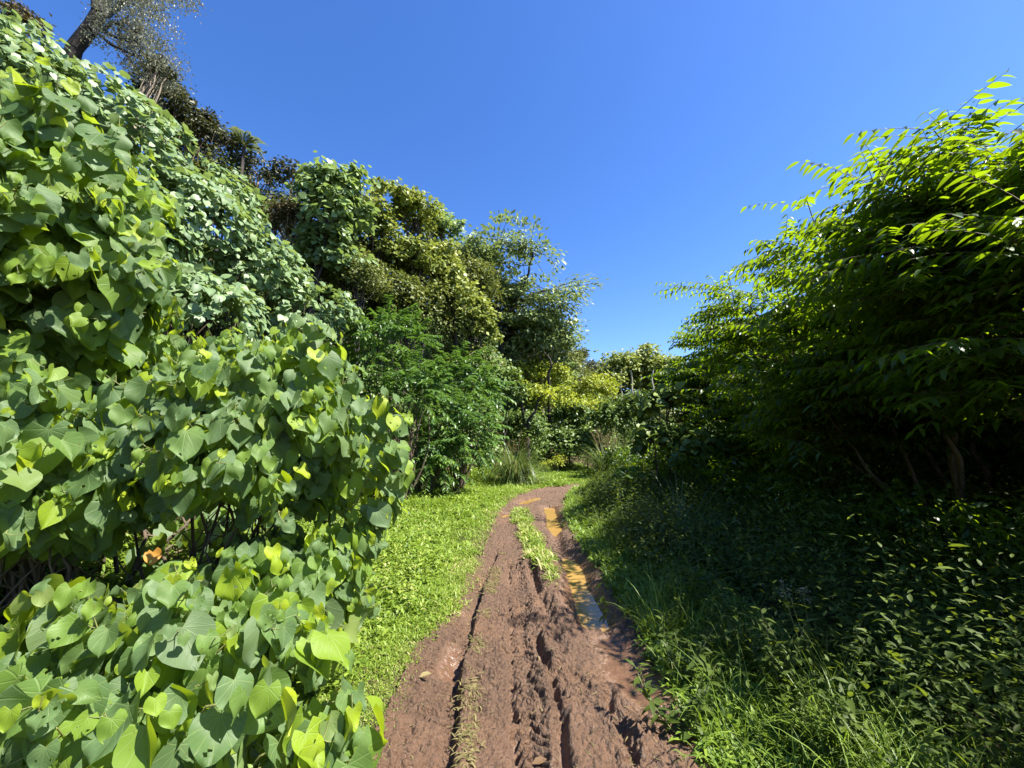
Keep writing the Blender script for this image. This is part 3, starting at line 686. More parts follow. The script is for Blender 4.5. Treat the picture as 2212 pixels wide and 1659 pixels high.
tree('hau_tree', 'pale domed hau tree standing above the yellow-green grove', 'tree', 725, 455, 15, 80, 105, MIDL, 15, 'hau_far', extra=((715, 560, 15.2, 75, 70),), lai=4.6, larea=.5, trad=.13, bark='bark_dark')
KG = 'yellow-green kukui trees on the hillside'
for (lab, x, y, d, rx, ry, mt, ex) in (
        ('kukui tree with creamy crown just below the pale hau tree', 800, 500, 18.5, 78, 66, 'kukui', ((845, 440, 19, 60, 40),)),
        ('kukui tree forming the round shoulder of the skyline', 895, 468, 20, 60, 48, 'kukui', ((860, 560, 19.4, 70, 60),)),
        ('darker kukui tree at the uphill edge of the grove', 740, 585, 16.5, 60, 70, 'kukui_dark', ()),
        ('kukui tree with broad sunlit crown in the middle of the grove', 945, 590, 20.5, 62, 66, 'kukui', ((975, 650, 20.5, 62, 52),)),
        ('lowest kukui tree, its crown drooping over a dark curved bough', 1005, 690, 20.5, 66, 52, 'kukui', ((1040, 715, 20.5, 40, 34),)),
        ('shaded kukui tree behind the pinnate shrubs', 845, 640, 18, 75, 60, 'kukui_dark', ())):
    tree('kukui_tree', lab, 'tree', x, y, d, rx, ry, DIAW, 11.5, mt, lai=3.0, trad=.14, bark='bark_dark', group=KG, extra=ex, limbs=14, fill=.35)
tree('hau_tree', 'small grey-green hau tree peeking between two kukui crowns on the skyline', 'tree', 950, 500, 22.5, 48, 48, DIAW, 11, 'hau_far', lai=3.2, trad=.1, bark='bark_dark')

# wide spreading fine-leaved tree
def spreading(name, label, pts_limbs, d, base_px, mat, ls_px, lai, bark, trad, extra_crowns):
    b = at(*base_px, d); base = np.array([b[0], b[1], float(H(b[0], b[1])) - .1]); root = thing(name, label, 'tree', base)
    T = Tubes(); LV = Leaves(); s = d / F
    fork = at(*pts_limbs[0][0], d); T.add(curve(base, fork, (.2, 0, .1), 8, .03), trad, trad * .7, 8, .04)
    for pts in pts_limbs:
        pl = np.array([at(x, y, d + (rng.normal() * .5 if i else 0)) for i, (x, y) in enumerate(pts)]); k = np.linspace(0, len(pl) - 1, 12)
        pl = np.stack([np.interp(k, range(len(pl)), pl[:, j]) for j in range(3)], -1); pl[1:-1] += rng.normal(size=(10, 3)) * .06
        T.add(pl, trad * .6, trad * .14, 6)
        for j in range(26):
            q = pl[min(11, int(3 + 9 * rng.random() ** .6))]; e = q + rng.normal(size=3) * np.array([1.0, 1.0, .55]) + UP * .15
            T.add(curve(q, e, UP * .1, 5, .02), trad * .12, trad * .03, 4)
            n = int(44 * lai); p = e + rng.normal(size=(n, 3)) * np.array([.42, .42, .16])
            LV.add(p, ndisk(p - q - UP * .5, .4), ndisk(UP * .8 + SUN * .3, .45), ls_px * s * rng.uniform(.6, 1.3, n))
    for (x, y, rx, ry, la) in extra_crowns:
        clump_leaves(LV, at(x, y, d + .5), (rx * s, rx * s, ry * s), ls_px * s, la, .2, flat=.5)
    LV.build('crown', DIA, M[mat], root, base); T.build('trunk', M[bark], root, base)
spreading('spreading_tree', 'wide spreading tree with open feathery crown against the sky', (((1083, 720), (1108, 660), (1138, 600), (1150, 545), (1128, 525)), ((1083, 720), (1128, 690), (1178, 680), (1220, 655)), ((1083, 720), (1058, 640), (1018, 570), (988, 540)), ((1083, 720), (1148, 720), (1208, 745), (1233, 725)), ((1083, 720), (1063, 600), (1078, 520)), ((1108, 660), (1168, 630), (1203, 625))), 28, (1068, 800), 'fine', 9.5, .95, 'bark_dark', .24,
          ((1028, 560, 60, 48, 2.4), (1068, 640, 50, 60, 2.2), (1128, 650, 60, 40, 1.0), (1188, 700, 45, 40, 1.2), (1118, 720, 100, 50, 2.0)))
tree('feathery_tree', 'grey-green feathery tree below the wide spreading tree', 'tree', 1165, 750, 29.5, 88, 50, DIA, 8.5, 'fine', lai=3.2, trad=.16, bark='bark_pale', limbs=22, extra=((1110, 790, 29, 50, 40), (1195, 800, 29, 50, 35)), flat=.5)
tree('dark_tree', 'dark tree standing in the notch at the end of the hill skyline', 'tree', 1248, 785, 42, 26, 42, DIA, 7, 'scrub', lai=2.8, trad=.16, bark='bark_dark', group='far dark trees')

# ------------------------------------------------------------------ two-ranked sprays (pinnate shrubs and trema trees)
def sprays(LV, T, p0, dirs, L_, nleaf, ls, r_=.006, droop=.25, hang=.35, spread=.95, rb=None):
    """twigs with leaves in two ranks"""
    n = len(p0); t = np.linspace(.12, 1, nleaf)
    pos = p0[:, None, :] + dirs[:, None, :] * (L_[:, None] * t)[..., None] - UP * (droop * L_[:, None] * t ** 2)[..., None]
    tg = nrm(dirs[:, None, :] - UP * (2 * droop * t)[None, :, None]); sd = nrm(np.cross(tg, UP + 1e-3))
    sg = np.where(np.arange(nleaf) % 2 == 0, 1., -1.)[None, :, None]
    y = nrm(tg * .55 + sd * sg * spread - UP * hang + rng.normal(size=pos.shape) * .14)
    z = nrm(UP - tg * .1 + rng.normal(size=pos.shape) * .22 + SUN * .1)
    sz = ls * (1 - .5 * np.abs(t - .45) ** 1.5)[None, :] * rng.uniform(.8, 1.15, (n, nleaf))
    r = rng.random((n, nleaf)) * .7 + .3 * rng.random((n, 1))
    if rb is not None: r = np.clip(r + rb, 0, 1)
    LV.add(pos.reshape(-1, 3), y.reshape(-1, 3), z.reshape(-1, 3), sz.ravel(), r.ravel())
    for i in range(n): T.add(pos[i, ::max(1, nleaf // 5)], r_, r_ * .4, 3)

def pinnate_shrub(label, px, py, d, rx, ry, ls_px=22, nl=17, dens=1.0):
    c = at(px, py, d); s = d / F; rad = np.array([rx, rx * .9, ry]) * s
    base = np.array([c[0], c[1], float(H(c[0], c[1])) - .05]); base[2] = min(base[2], c[2] - .3)
    root = thing('pinnate_shrub', label, 'shrub', base, 'green pinnate shrubs at the foot of the hill'); LV = Leaves(); T = TT = Tubes()
    n = int(150 * dens * (rad[0] * rad[2]) ** .9 / (ls_px * s / .2))
    dr = rnd_dirs(n * 2); dr = dr[dr[:, 2] > -.7][:n]; n = len(dr)
    p0 = c + dr * rad * rng.uniform(.35, .92, (n, 1)) ** .6
    sprays(LV, T, p0, ndisk(dr + UP * .25, .25), np.full(n, 42 * s) * rng.uniform(.7, 1.2, n), nl, ls_px * s * .62, .005, .3, .3)
    clump_leaves(LV, c, rad * .8, ls_px * s * .6, 1.6, .2)
    for i in range(12): TT.add(curve(base, c + (p0[rng.integers(0, n)] - c) * .8, rng.normal(size=3) * .2, 8, .02), .035, .01, 6)
    LV.build('foliage', LANCE, M['pinna'], root, base); TT.build('woody_stem', M['bark_brown'], root, base)
for a in (('topmost pinnate shrub beneath the shaded kukui tree', 835, 735, 12.5, 88, 68), ('pinnate shrub with long drooping leaves beside the rounded hibiscus', 880, 850, 11.5, 85, 85),
          ('pinnate shrub reaching its feathered fronds toward the track bend', 985, 930, 13.5, 85, 85), ('lowest pinnate shrub rooted in the grass verge', 925, 990, 12.5, 70, 70),
          ('pinnate shrub in the second row behind the feathered one', 1000, 830, 15.5, 75, 70)):
    pinnate_shrub(*a)

# ------------------------------------------------------------------ middle distance
MB = 'bushes closing the view at the bend'
for (lab, nm, x, y, d, rx, ry, lf, lp, mt, la) in (
        ('grey-green bush on the slope above the feathered pinnate shrub', 'hillside_bush', 1080, 845, 20, 55, 60, DIAW, 10, 'bushy', 3.2),
        ('pale vine-hung bush beneath the kukui bough', 'hillside_bush', 1045, 800, 21.5, 50, 45, DIAW, 9, 'hau_far', 3.0),
        ('yellow-green bush under the feathery tree', 'hillside_bush', 1165, 815, 28, 75, 38, DIA, 8.5, 'yellow', 3.0),
        ('yellow-green bush surrounding the small bare snag', 'hillside_bush', 1190, 870, 26, 60, 42, DIA, 8.5, 'yellow', 2.8),
        ('bright yellow-green bush on the far hump', 'hillside_bush', 1285, 850, 34, 52, 42, DIA, 8, 'yellow', 3.2),
        ('yellow-green bush below the far hump', 'hillside_bush', 1275, 895, 31, 55, 36, DIA, 8, 'yellow', 3.0),
        ('mid-green bush between the two yellow-green slopes', 'hillside_bush', 1230, 905, 25.5, 40, 40, DIAW, 8, 'bushy', 3.2),
        ('dark bush just behind the forked black trunk', 'hillside_bush', 1130, 935, 22.5, 55, 52, DIAW, 9, 'bushy', 3.2),
        ('glossy bush in the centre of the bend behind the grass', 'hillside_bush', 1205, 965, 24.5, 50, 45, DIAW, 9, 'bushy', 3.2),
        ('round green bush next to the dry grass clump', 'hillside_bush', 1270, 965, 25, 48, 50, DIAW, 9, 'bushy', 3.2),
        ('tall dark bush below the pale trunks', 'hillside_bush', 1320, 915, 24, 46, 55, DIAW, 9, 'bushy', 3.2),
        ('bush joining the bend to the tree wall', 'hillside_bush', 1370, 905, 19, 45, 60, DIAW, 10, 'bushy', 3.0),
        ('low soft bush at the far edge of the lit grass', 'hillside_bush', 1195, 1002, 23, 28, 22, DIAN, 8, 'yellow', 2.6)):
    tree(nm, lab, 'bush', x, y, d, rx, ry, lf, lp, mt, lai=la, trad=.05, bark='bark_dark', group=MB, limbs=8, parts=('stem', 'foliage'))
# forked black trunk
d = 21.3; b = at(1138, 975, d); base = np.array([b[0], b[1], float(H(b[0], b[1])) - .1]); root = thing('forked_tree', 'black forked trunk with two bare upright limbs in front of the yellow bushes', 'tree', base)
T = Tubes(); fk = at(1138, 935, d); T.add(curve(base, fk, (.03, 0, 0), 6, .02), .15, .12, 8)
T.add(np.array([fk, at(1130, 900, d), at(1127, 870, d), at(1125, 845, d)]), .09, .04, 7); T.add(np.array([fk, at(1143, 905, d), at(1156, 890, d), at(1161, 868, d)]), .10, .05, 7)
T.add(np.array([at(1161, 868, d), at(1172, 850, d), at(1178, 845, d)]), .045, .01, 5)
T.build('trunk', M['bark_dark'], root, base)
LV = Leaves(); clump_leaves(LV, at(1165, 845, d + .1), (.8, .7, .5), .22, 1.5, .3); clump_leaves(LV, at(1122, 835, d + .1), (.6, .5, .5), .22, 1.5, .3); LV.build('crown', DIA, M['yellow'], root, base)
# bare snag
d = 26.5; b = at(1185, 890, d); base = np.array([b[0], b[1], float(H(b[0], b[1]))]); root = thing('bare_snag', 'small crooked bare snag poking out of the yellow-green slope', 'dead tree', base)
T = Tubes(); q = np.array([base, at(1186, 830, d - 1.2), at(1184, 805, d - 1.3), at(1192, 790, d - 1.3), at(1188, 775, d - 1.3), at(1175, 760, d - 1.3)]); T.add(q, .11, .03, 6); T.add(np.array([q[3], at(1203, 778, d - 1.3), at(1215, 776, d - 1.4)]), .05, .012, 5); T.build('trunk', M['bark_dark'], root, base)

# far grove with pale trunks
FG = 'far trees with yellow crowns'
for (lab, x, y, d, rx, ry, tx) in (('far yellow-crowned tree with three pale straight trunks', 1335, 812, 46, 50, 58, (1325, 1341, 1362)),
        ('far yellow-crowned tree with the highest knobbly top', 1395, 812, 47, 50, 64, (1384,)),
        ('far yellow-crowned tree nearest the dark tree wall', 1440, 820, 45, 46, 60, (1410,))):
    c = at(x, y, d); s = d / F; b = np.array([c[0], c[1], float(H(c[0], c[1]))]); b[2] = min(b[2], c[2] - 4)
    root = thing('far_tree', lab, 'tree', b, FG); LV = Leaves(); T = Tubes()
    clump_leaves(LV, c, (rx * s, rx * s, ry * s), 7.5 * s, 3.0, .3, fill=.35)
    if 'highest' in lab: clump_leaves(LV, at(1402, 752, d), (18 * s, 18 * s, 12 * s), 6 * s, 2.5, .3)
    for k, xx in enumerate(tx):
        bb = at(xx, 905, d - 2.2); bb[2] = max(float(H(bb[0], bb[1])) - .2, at(xx, 930, d - 2.2)[2]) - .5; T.add(curve(bb, at(xx + 1, 800, d - 2.0), (.2 * (k - 1), 0, 0), 8, .06), .12, .08, 7)
    for k in range(10):
        q = at(tx[0], 830, d); e = c + rng.normal(size=3) * np.array([rx, rx, ry]) * s * .5; T.add(curve(q, e, UP * .3, 6, .1), .09, .03, 5)
    LV.build('crown', DIAW, M['kukui'], root, b); T.build('trunk', M['bark_pale'], root, b)
for (lab, x, y, d, rx, ry) in (('round dark treetop on the farthest ridge beside the yellow crowns', 1285, 805, 60, 34, 28), ('low dark treetop in the sky notch', 1262, 825, 58, 26, 34), ('dark shaded tree filling the back of the pale trunks', 1340, 835, 52, 90, 52), ('dark tree behind the pale trunks near the tree wall', 1420, 840, 52, 70, 58), ('shaded far tree just showing beside the tree wall', 1475, 850, 44, 60, 60), ('dark far tree hidden low behind the round-leaved bushes', 1420, 920, 40, 90, 45), ('dark far tree behind the tree wall', 1570, 860, 42, 80, 70)):
    tree('dark_tree', lab, 'tree', x, y, d, rx, ry, DIA, 7, 'scrub' if y < 840 else 'kukui_dark', lai=3.0, trad=.2, bark='bark_dark', group='far dark trees')

# ------------------------------------------------------------------ RIGHT: tall leafy trees in shade
def trema(label, base_xy, stems, canopy, nprim=26, twp=10, ls=.115, leader=None, seed_el=(-.15, .38), low=.35, nl=11, plen=1.5, mat='trema'):
    base = np.array([*base_xy, float(H(*base_xy)) - .05]); root = thing('leafy_tree', label, 'tree', base, 'tall leafy trees shading the track edge')
    T = Tubes(); TW = T; LV = Leaves()
    for (tip, r0, frac) in stems:
        tip = np.asarray(tip, float); b = base + np.array([rng.normal() * .12, rng.normal() * .12, 0])
        ln = np.linalg.norm(tip - b); st = curve(b, tip, np.array([rng.normal() * .05, rng.normal() * .05, 0]) * ln, 14, .008 * ln); T.add(st, r0, r0 * .22, 7, .03)
        for i in range(int(nprim * frac) if frac >= .3 else 0):
            t = low + (1 - low) * (i + rng.random()) / (nprim * frac); q = np.array([np.interp(t * 13, range(14), st[:, k]) for k in range(3)])
            az = rng.uniform(0, 2 * PI) if canopy is None else canopy + rng.normal() * 1.1
            el = rng.uniform(*seed_el); L_ = plen * rng.choice([.5, .8, 1.0, 1.3], p=[.25, .35, .25, .15]) * rng.uniform(.85, 1.1) * (1.15 - .45 * t)
            e = q + L_ * np.array([math.cos(az) * math.cos(el), math.sin(az) * math.cos(el), math.sin(el)])
            pl = curve(q, e, UP * .07 * L_, 9, .008); T.add(pl, .016 * (1.2 - .7 * t), .004, 4)
            m = twp; tt = rng.uniform(.2, 1, m); tt[0] = .97; p0 = np.stack([np.interp(tt * 8, range(9), pl[:, k]) for k in range(3)], -1)
            dv = nrm(e - q); sd = nrm(np.cross(dv, UP)); sgn = rng.choice([-1, 1], m)[:, None]
            td = nrm(dv * .75 + sd * sgn * rng.uniform(.15, .9, (m, 1)) + UP * rng.uniform(-.1, .35, (m, 1)))
            sprays(LV, TW, p0, td, rng.uniform(.45, .85, m), nl, ls, .004, .22, .38, .85)
        if frac < .3:   # a thin open shoot: a few sprays round its top
            m = 13; p0 = np.stack([np.interp(rng.uniform(8, 13, m), range(14), st[:, k]) for k in range(3)], -1); p0[0] = st[-1]
            sprays(LV, TW, p0, nrm(rng.normal(size=(m, 3)) * np.array([1, 1, .25]) + np.array([-.5, 0, .45])), rng.uniform(.5, .95, m), nl, ls * 1.1, .005, .3, .4)
    LV.build('foliage', TREMA, M[mat], root, base); T.build('trunk', M['bark_brown'], root, base); 
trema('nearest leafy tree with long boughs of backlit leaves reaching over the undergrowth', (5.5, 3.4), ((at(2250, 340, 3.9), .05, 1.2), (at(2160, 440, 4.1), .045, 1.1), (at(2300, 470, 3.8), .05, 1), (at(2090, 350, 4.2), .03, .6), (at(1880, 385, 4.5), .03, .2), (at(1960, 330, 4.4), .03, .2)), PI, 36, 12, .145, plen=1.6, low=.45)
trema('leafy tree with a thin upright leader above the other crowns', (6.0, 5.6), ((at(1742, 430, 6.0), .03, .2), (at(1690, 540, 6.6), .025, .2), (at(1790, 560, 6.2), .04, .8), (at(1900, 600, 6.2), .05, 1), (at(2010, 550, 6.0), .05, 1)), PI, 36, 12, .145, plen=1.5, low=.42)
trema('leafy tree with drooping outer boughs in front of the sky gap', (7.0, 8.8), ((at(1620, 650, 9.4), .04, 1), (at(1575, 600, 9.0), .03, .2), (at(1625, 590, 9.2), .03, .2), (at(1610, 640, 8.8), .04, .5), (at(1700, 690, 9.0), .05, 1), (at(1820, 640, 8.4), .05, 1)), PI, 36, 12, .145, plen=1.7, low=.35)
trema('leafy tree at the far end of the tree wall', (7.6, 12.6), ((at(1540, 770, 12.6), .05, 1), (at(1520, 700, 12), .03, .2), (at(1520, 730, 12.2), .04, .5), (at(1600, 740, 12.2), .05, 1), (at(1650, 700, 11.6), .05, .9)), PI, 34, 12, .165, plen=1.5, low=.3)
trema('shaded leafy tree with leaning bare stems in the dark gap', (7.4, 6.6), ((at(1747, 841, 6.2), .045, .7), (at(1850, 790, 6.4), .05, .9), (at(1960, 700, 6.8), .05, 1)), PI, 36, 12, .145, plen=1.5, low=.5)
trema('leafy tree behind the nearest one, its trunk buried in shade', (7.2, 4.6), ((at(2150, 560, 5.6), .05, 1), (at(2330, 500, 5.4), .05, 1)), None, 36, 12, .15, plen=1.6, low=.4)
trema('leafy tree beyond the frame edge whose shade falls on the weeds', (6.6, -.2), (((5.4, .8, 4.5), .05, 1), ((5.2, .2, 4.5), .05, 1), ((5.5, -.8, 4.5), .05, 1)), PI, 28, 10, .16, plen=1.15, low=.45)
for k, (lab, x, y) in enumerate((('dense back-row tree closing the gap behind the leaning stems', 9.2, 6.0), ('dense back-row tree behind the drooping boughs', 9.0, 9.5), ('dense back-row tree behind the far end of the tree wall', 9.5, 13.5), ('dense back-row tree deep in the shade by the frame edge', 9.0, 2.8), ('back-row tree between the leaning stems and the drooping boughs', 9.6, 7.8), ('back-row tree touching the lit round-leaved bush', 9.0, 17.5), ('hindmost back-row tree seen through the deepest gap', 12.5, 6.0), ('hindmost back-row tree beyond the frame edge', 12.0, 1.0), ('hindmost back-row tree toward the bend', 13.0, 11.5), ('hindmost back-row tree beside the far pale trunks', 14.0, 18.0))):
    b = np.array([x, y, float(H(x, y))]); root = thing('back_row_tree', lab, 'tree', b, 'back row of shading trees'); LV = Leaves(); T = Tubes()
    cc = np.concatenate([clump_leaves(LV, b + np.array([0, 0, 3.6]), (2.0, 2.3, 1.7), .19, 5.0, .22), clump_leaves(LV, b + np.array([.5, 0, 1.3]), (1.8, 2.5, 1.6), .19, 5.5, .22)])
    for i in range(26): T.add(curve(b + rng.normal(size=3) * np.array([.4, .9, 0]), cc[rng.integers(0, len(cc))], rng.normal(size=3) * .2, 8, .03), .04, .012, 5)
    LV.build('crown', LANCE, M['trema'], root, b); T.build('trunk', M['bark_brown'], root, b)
RB = 'sunlit bushes at the foot of the tree wall'
for (lab, x, y, d, rx, ry, lp) in (('lit heart-leaved bush at the foot of the tree wall', 1440, 880, 12.0, 55, 55, 17), ('lower lit bush with shiny round leaves beside the grass', 1412, 955, 11.5, 42, 42, 16), ('low bright bush at the inside of the bend', 1365, 1030, 11.5, 45, 22, 15), ('shadowed bush under the tree wall next to the tall grass clump', 1530, 985, 10.5, 80, 75, 18)):
    tree('round_leaved_bush', lab, 'bush', x, y, d, rx, ry, MIDL, lp, 'bushy' if y != 1030 else 'hau', lai=3.4, larea=.55, trad=.04, bark='bark_brown', group=RB, limbs=10, parts=('stem', 'foliage'))

# ------------------------------------------------------------------ tall grass clumps
def grass_clump(label, px, py, hpx, d_hint, n, mat, plume=0, zoff=0, spread=.28):
    g = gp(px, py); bz = float(H(g[0], g[1])); base = np.array([g[0], g[1], bz]); d = g[1]
    root = thing('tall_grass_clump', label, 'grass clump', base, 'tall guinea grass clumps'); h = hpx * d / F
    LV = Leaves(); a = rng.uniform(0, 2 * PI, n); el = np.clip(rng.normal(1.2, .26, n), .4, 1.55)
    hd = np.stack([np.cos(a), np.sin(a), 0 * a], -1); y = hd * np.cos(el)[:, None] + UP * np.sin(el)[:, None]
    p = base + hd * rng.uniform(0, spread * h, (n, 1)); z = nrm(np.cross(np.cross(y, UP), y) * -1.0 + 1e-4)
    z = nrm(UP - (y[:, 2:3]) * y)
    LV.add(p, y, z, h * 1.25 * rng.uniform(.55, 1.15, n), np.clip(rng.random(n), 0, 1)); LV.build('blade', REED, M[mat], root, base)
    if plume:
        T = Tubes(); P = Leaves()
        for i in range(plume):
            aa = rng.uniform(0, 6.28); tip = base + np.array([math.cos(aa) * .35 * h, math.sin(aa) * .35 * h, h * rng.uniform(.95, 1.3)]); pl = curve(base, tip, UP * .12 * h, 10); T.add(pl, .006, .003, 4)
            q = np.repeat(pl[6:], 16, 0); P.add(q, ndisk(UP * .4 + rng.normal(size=q.shape), .2), rnd_dirs(len(q)), .13 * h * rng.uniform(.4, 1, len(q)), rng.random(len(q)))
        T.build('culm', M['stem_dry'], root, base); P.build('seed_plumes', [blade(.8, .35, blade_w, 3)], M['straw'], root, base)['kind'] = 'stuff'
grass_clump('sunlit green grass clump at the outer side of the bend', 1112, 1046, 85, 18, 900, 'reed', 5)
grass_clump('grass clump with dry straw-coloured plumes at the far end of the grass', 1310, 1030, 80, 20, 420, 'reed', 16)
grass_clump('dark arching grass clump in the tree shade by the track', 1475, 1195, 140, 6.5, 300, 'reed')
grass_clump('smaller dark grass clump leaning beside the shaded one', 1430, 1205, 95, 6.3, 220, 'reed')
grass_clump('thin dry grass clump behind the clump with plumes', 1350, 1022, 60, 22, 160, 'straw', 10)

# ------------------------------------------------------------------ ground cover
def scatter(n, xr, yr, pw=1.0):
    y = yr[0] + (yr[1] - yr[0]) * rng.random(n) ** pw; return rng.uniform(xr[0], xr[1], n), y
def cover(name, label, x, y, z, per, ls, tmp, mat, el=(.4, 1.3), spread=.03, hl=0.0, rcl=None):
    n = len(x); k = np.repeat(np.arange(n), per); m = len(k)
    a = rng.uniform(0, 2 * PI, m); e = rng.uniform(el[0], el[1], m)
    yv = np.stack([np.cos(a) * np.cos(e), np.sin(a) * np.cos(e), np.sin(e)], -1)
    p = np.stack([x[k], y[k], z[k]], -1) + rng.normal(size=(m, 3)) * np.array([spread, spread, 0]); p[:, 2] += rng.random(m) * hl
    LV = Leaves(); r = rng.random(m) * .75 + .25 * vnoise(x[k] * 2.5, y[k] * 2.5, 15) + .12
    if rcl is not None: r = r + rcl[k]
    LV.add(p, yv, nrm(UP * 1.0 - yv * yv[:, 2:3] + rng.normal(size=(m, 3)) * .15), ls[k] * rng.uniform(.6, 1.25, m), np.clip(r, 0, 1))
    o = LV.build(name, tmp, M[mat], None, (0, 0, 0)); o['kind'] = 'stuff'; o['label'] = label; return o
# left verge and beyond the bend
x, y = scatter(85000, (-5.5, 6), (1.0, 27), 1.7)
x2, y2 = scatter(16000, (-2.4, -.3), (1.2, 6), 1.0); x, y = np.concatenate([x, x2]), np.concatenate([y, y2])
toe = np.interp(y, _ty, _tx); L_ = TL(y) + .05 * fbm(y * 2, y * 0, 81, 3) + .10 * fbm(x * 3, y * 3, 83, 3)
ok = (x > toe - 1.3) & ((x < L_ + .05 + .10 * (rng.random(len(x)) < .3)) | (y > 17.2 + .0 * x)) & (x < 5.5)
x, y = x[ok], y[ok]
edge = smooth(.45, .0, L_[ok] - x) * (y < 16)
cover('verge_grass', 'bright short leafy grass covering the verge', x, y, H(x, y), 6, (.068 + .0066 * y) * (1 - .5 * edge) * (1 + 1.1 * np.clip(fbm(x * 1.1, y * 1.1, 120, 3), -.4, .8)) * (1 + .7 * smooth(.5, 1.3, L_[ok] - x) * (y < 12)), GRASS + BROAD[:1] + GRASS, 'grass', (.15, 1.2), .04, .05, rcl=edge * .35 * rng.random(len(x)))
k = (rng.random(len(x)) < .11 * smooth(.12, .9, TL(y) - x)) & (y < 14)
VX, VY = x[k], y[k]
# median strip and straw ridge
s_, a_ = seg_dist(*(lambda t: (t[0], t[1]))(scatter(9000, (-.4, 1.3), (2, 12))), RIDGE) if False else (None, None)
xm, ym = scatter(17000, (-.6, 1.4), (4.8, 11.2)); s_, a_ = seg_dist(xm, ym, RIDGE); k = (np.abs(s_ + .06 * fbm(xm * 4, ym * 4, 90, 2)) < .13 * (.55 + 1.1 * np.clip(.5 + fbm(xm * 2.2, ym * 2.2, 121, 3), 0, 1)) * smooth(0, 1.6, ym - 4.8) * smooth(11.4, 10.6, ym)); xm, ym = xm[k], ym[k]
cover('median_grass', 'strip of grass growing between the wheel ruts', xm, ym, track_h(xm, ym), 2, (.065 + .006 * ym) * rng.uniform(.6, 1.4, len(xm)), GRASS, 'grass', (.3, 1.3), .03, .0, rcl=.1 + .3 * rng.random(len(xm)))
xm, ym = scatter(30000, (-1, .6), (1.6, 6.6)); s_, a_ = seg_dist(xm, ym, R_left); k = (np.abs(s_ - .10 + .03 * fbm(xm * 6, ym * 6, 91, 2)) < .045) & (rng.random(len(xm)) < .75 * smooth(-.25, .25, fbm(xm * 3, ym * 3, 92, 2))); xm, ym = xm[k], ym[k]
cover('ridge_grass', 'trodden straw-coloured grass along the edge of the deep rut', xm, ym, track_h(xm, ym) - .004, 4, np.full(len(xm), .05), GRASS, 'straw', (-.05, .5), .02, .008)
# straw and crumbs scattered over the mud
xm, ym = scatter(5200, (-1, 1.6), (1.4, 13)); k = (xm > TL(ym)) & (xm < TR(ym)) & (rng.random(len(xm)) < .25 + .75 * smooth(-.1, .3, fbm(xm * 2, ym * 2, 93, 2))); xm, ym = xm[k], ym[k]
cover('straw_litter', 'bits of dry straw and leaf pressed into the mud', xm, ym, track_h(xm, ym) + .003, 1, np.full(len(xm), .045), GRASS[:2], 'straw', (-.08, .12), .0, .0)
# verge on the right of the track
x, y = scatter(60000, (.8, 6), (1.0, 17.5), 1.5)
R_ = TR(y) + .10 * fbm(x * 3, y * 3, 84, 3); u = x - R_; ok = (u > .0) & (u < 1.3 + .3 * fbm(x, y, 85, 2)) & (rng.random(len(x)) < smooth(1.5, .3, u) + .2) ; x, y = x[ok], y[ok]
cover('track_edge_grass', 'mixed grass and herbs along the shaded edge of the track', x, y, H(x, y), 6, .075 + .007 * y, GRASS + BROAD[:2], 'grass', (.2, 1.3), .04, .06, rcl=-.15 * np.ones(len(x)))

def weeds(name, label, x, y, h, nl, ls, seed=0, mat='weed', tmp=None):
    """upright herbs: a stalk with leaves up its length"""
    n = len(x); z = H(x, y); k = np.repeat(np.arange(n), nl); m = len(k); t = np.tile(np.linspace(.2, 1, nl), n)
    lean = rng.normal(size=(n, 2)) * .22; a = np.tile(np.arange(nl) * 2.4, n) + np.repeat(rng.uniform(0, 6, n), nl)
    p = np.stack([x[k] + lean[k, 0] * h[k] * t, y[k] + lean[k, 1] * h[k] * t, z[k] + h[k] * t * .95], -1)
    e = rng.uniform(-.25, .75, m) + .25 * t; yv = np.stack([np.cos(a) * np.cos(e), np.sin(a) * np.cos(e), np.sin(e)], -1)
    LV = Leaves(); LV.add(p, yv, nrm(UP - yv * yv[:, 2:3] * .8 + rng.normal(size=(m, 3)) * .2), ls[k] * (1.15 - .5 * t) * rng.uniform(.7, 1.2, m), np.clip(rng.random(m) * .8 + .2 * vnoise(x[k], y[k], 3) + .1, 0, 1))
    o = LV.build(name, tmp or (LANCE + OVAL), M[mat], None, (0, 0, 0)); o['kind'] = 'stuff'; o['label'] = label
x, y = scatter(21000, (1.2, 9.5), (.6, 16), 1.35); u = x - TR(y); ok = (u > .2) & (rng.random(len(x)) < smooth(.2, .9, u) * .85 + .12) & ~((u > .75) & (u < 1.15) & (y < 6) & (rng.random(len(x)) < .75)); x, y, u = x[ok], y[ok], u[ok]
weeds('undergrowth', 'dense leafy weeds covering the shaded ground under the trees', x, y, (.22 + .48 * smooth(.15, 1.5, u)) * rng.uniform(.4, 1.5, len(x)) * (1 + .8 * np.clip(fbm(x * .9, y * .9, 130, 3), -.5, .7)), 11, (.055 + .006 * np.minimum(y, 8)) * rng.choice([.7, 1.0, 1.5], p=[.4, .45, .15], size=len(x)), tmp=LANCE + LANCE + OVAL[:1])
xg, yg = scatter(5500, (1.0, 6.5), (1.2, 13), 1.3); ug = xg - TR(yg); k = (ug > .02) & (rng.random(len(xg)) < smooth(-.15, .25, fbm(xg * 1.2, yg * 1.2, 131, 3)) * smooth(4, .6, ug)); xg, yg = xg[k], yg[k]
cover('tall_grass', 'tall loose grass blades standing among the weeds', xg, yg, H(xg, yg), 8, rng.uniform(.16, .5, len(xg)), [blade(.7, 1, long_w, 6), blade(1.3, 1, long_w, 6), blade(1.9, 1.2, long_w, 6)], 'grass', (.8, 1.5), .05, .0, rcl=-.1 * np.ones(len(xg)))
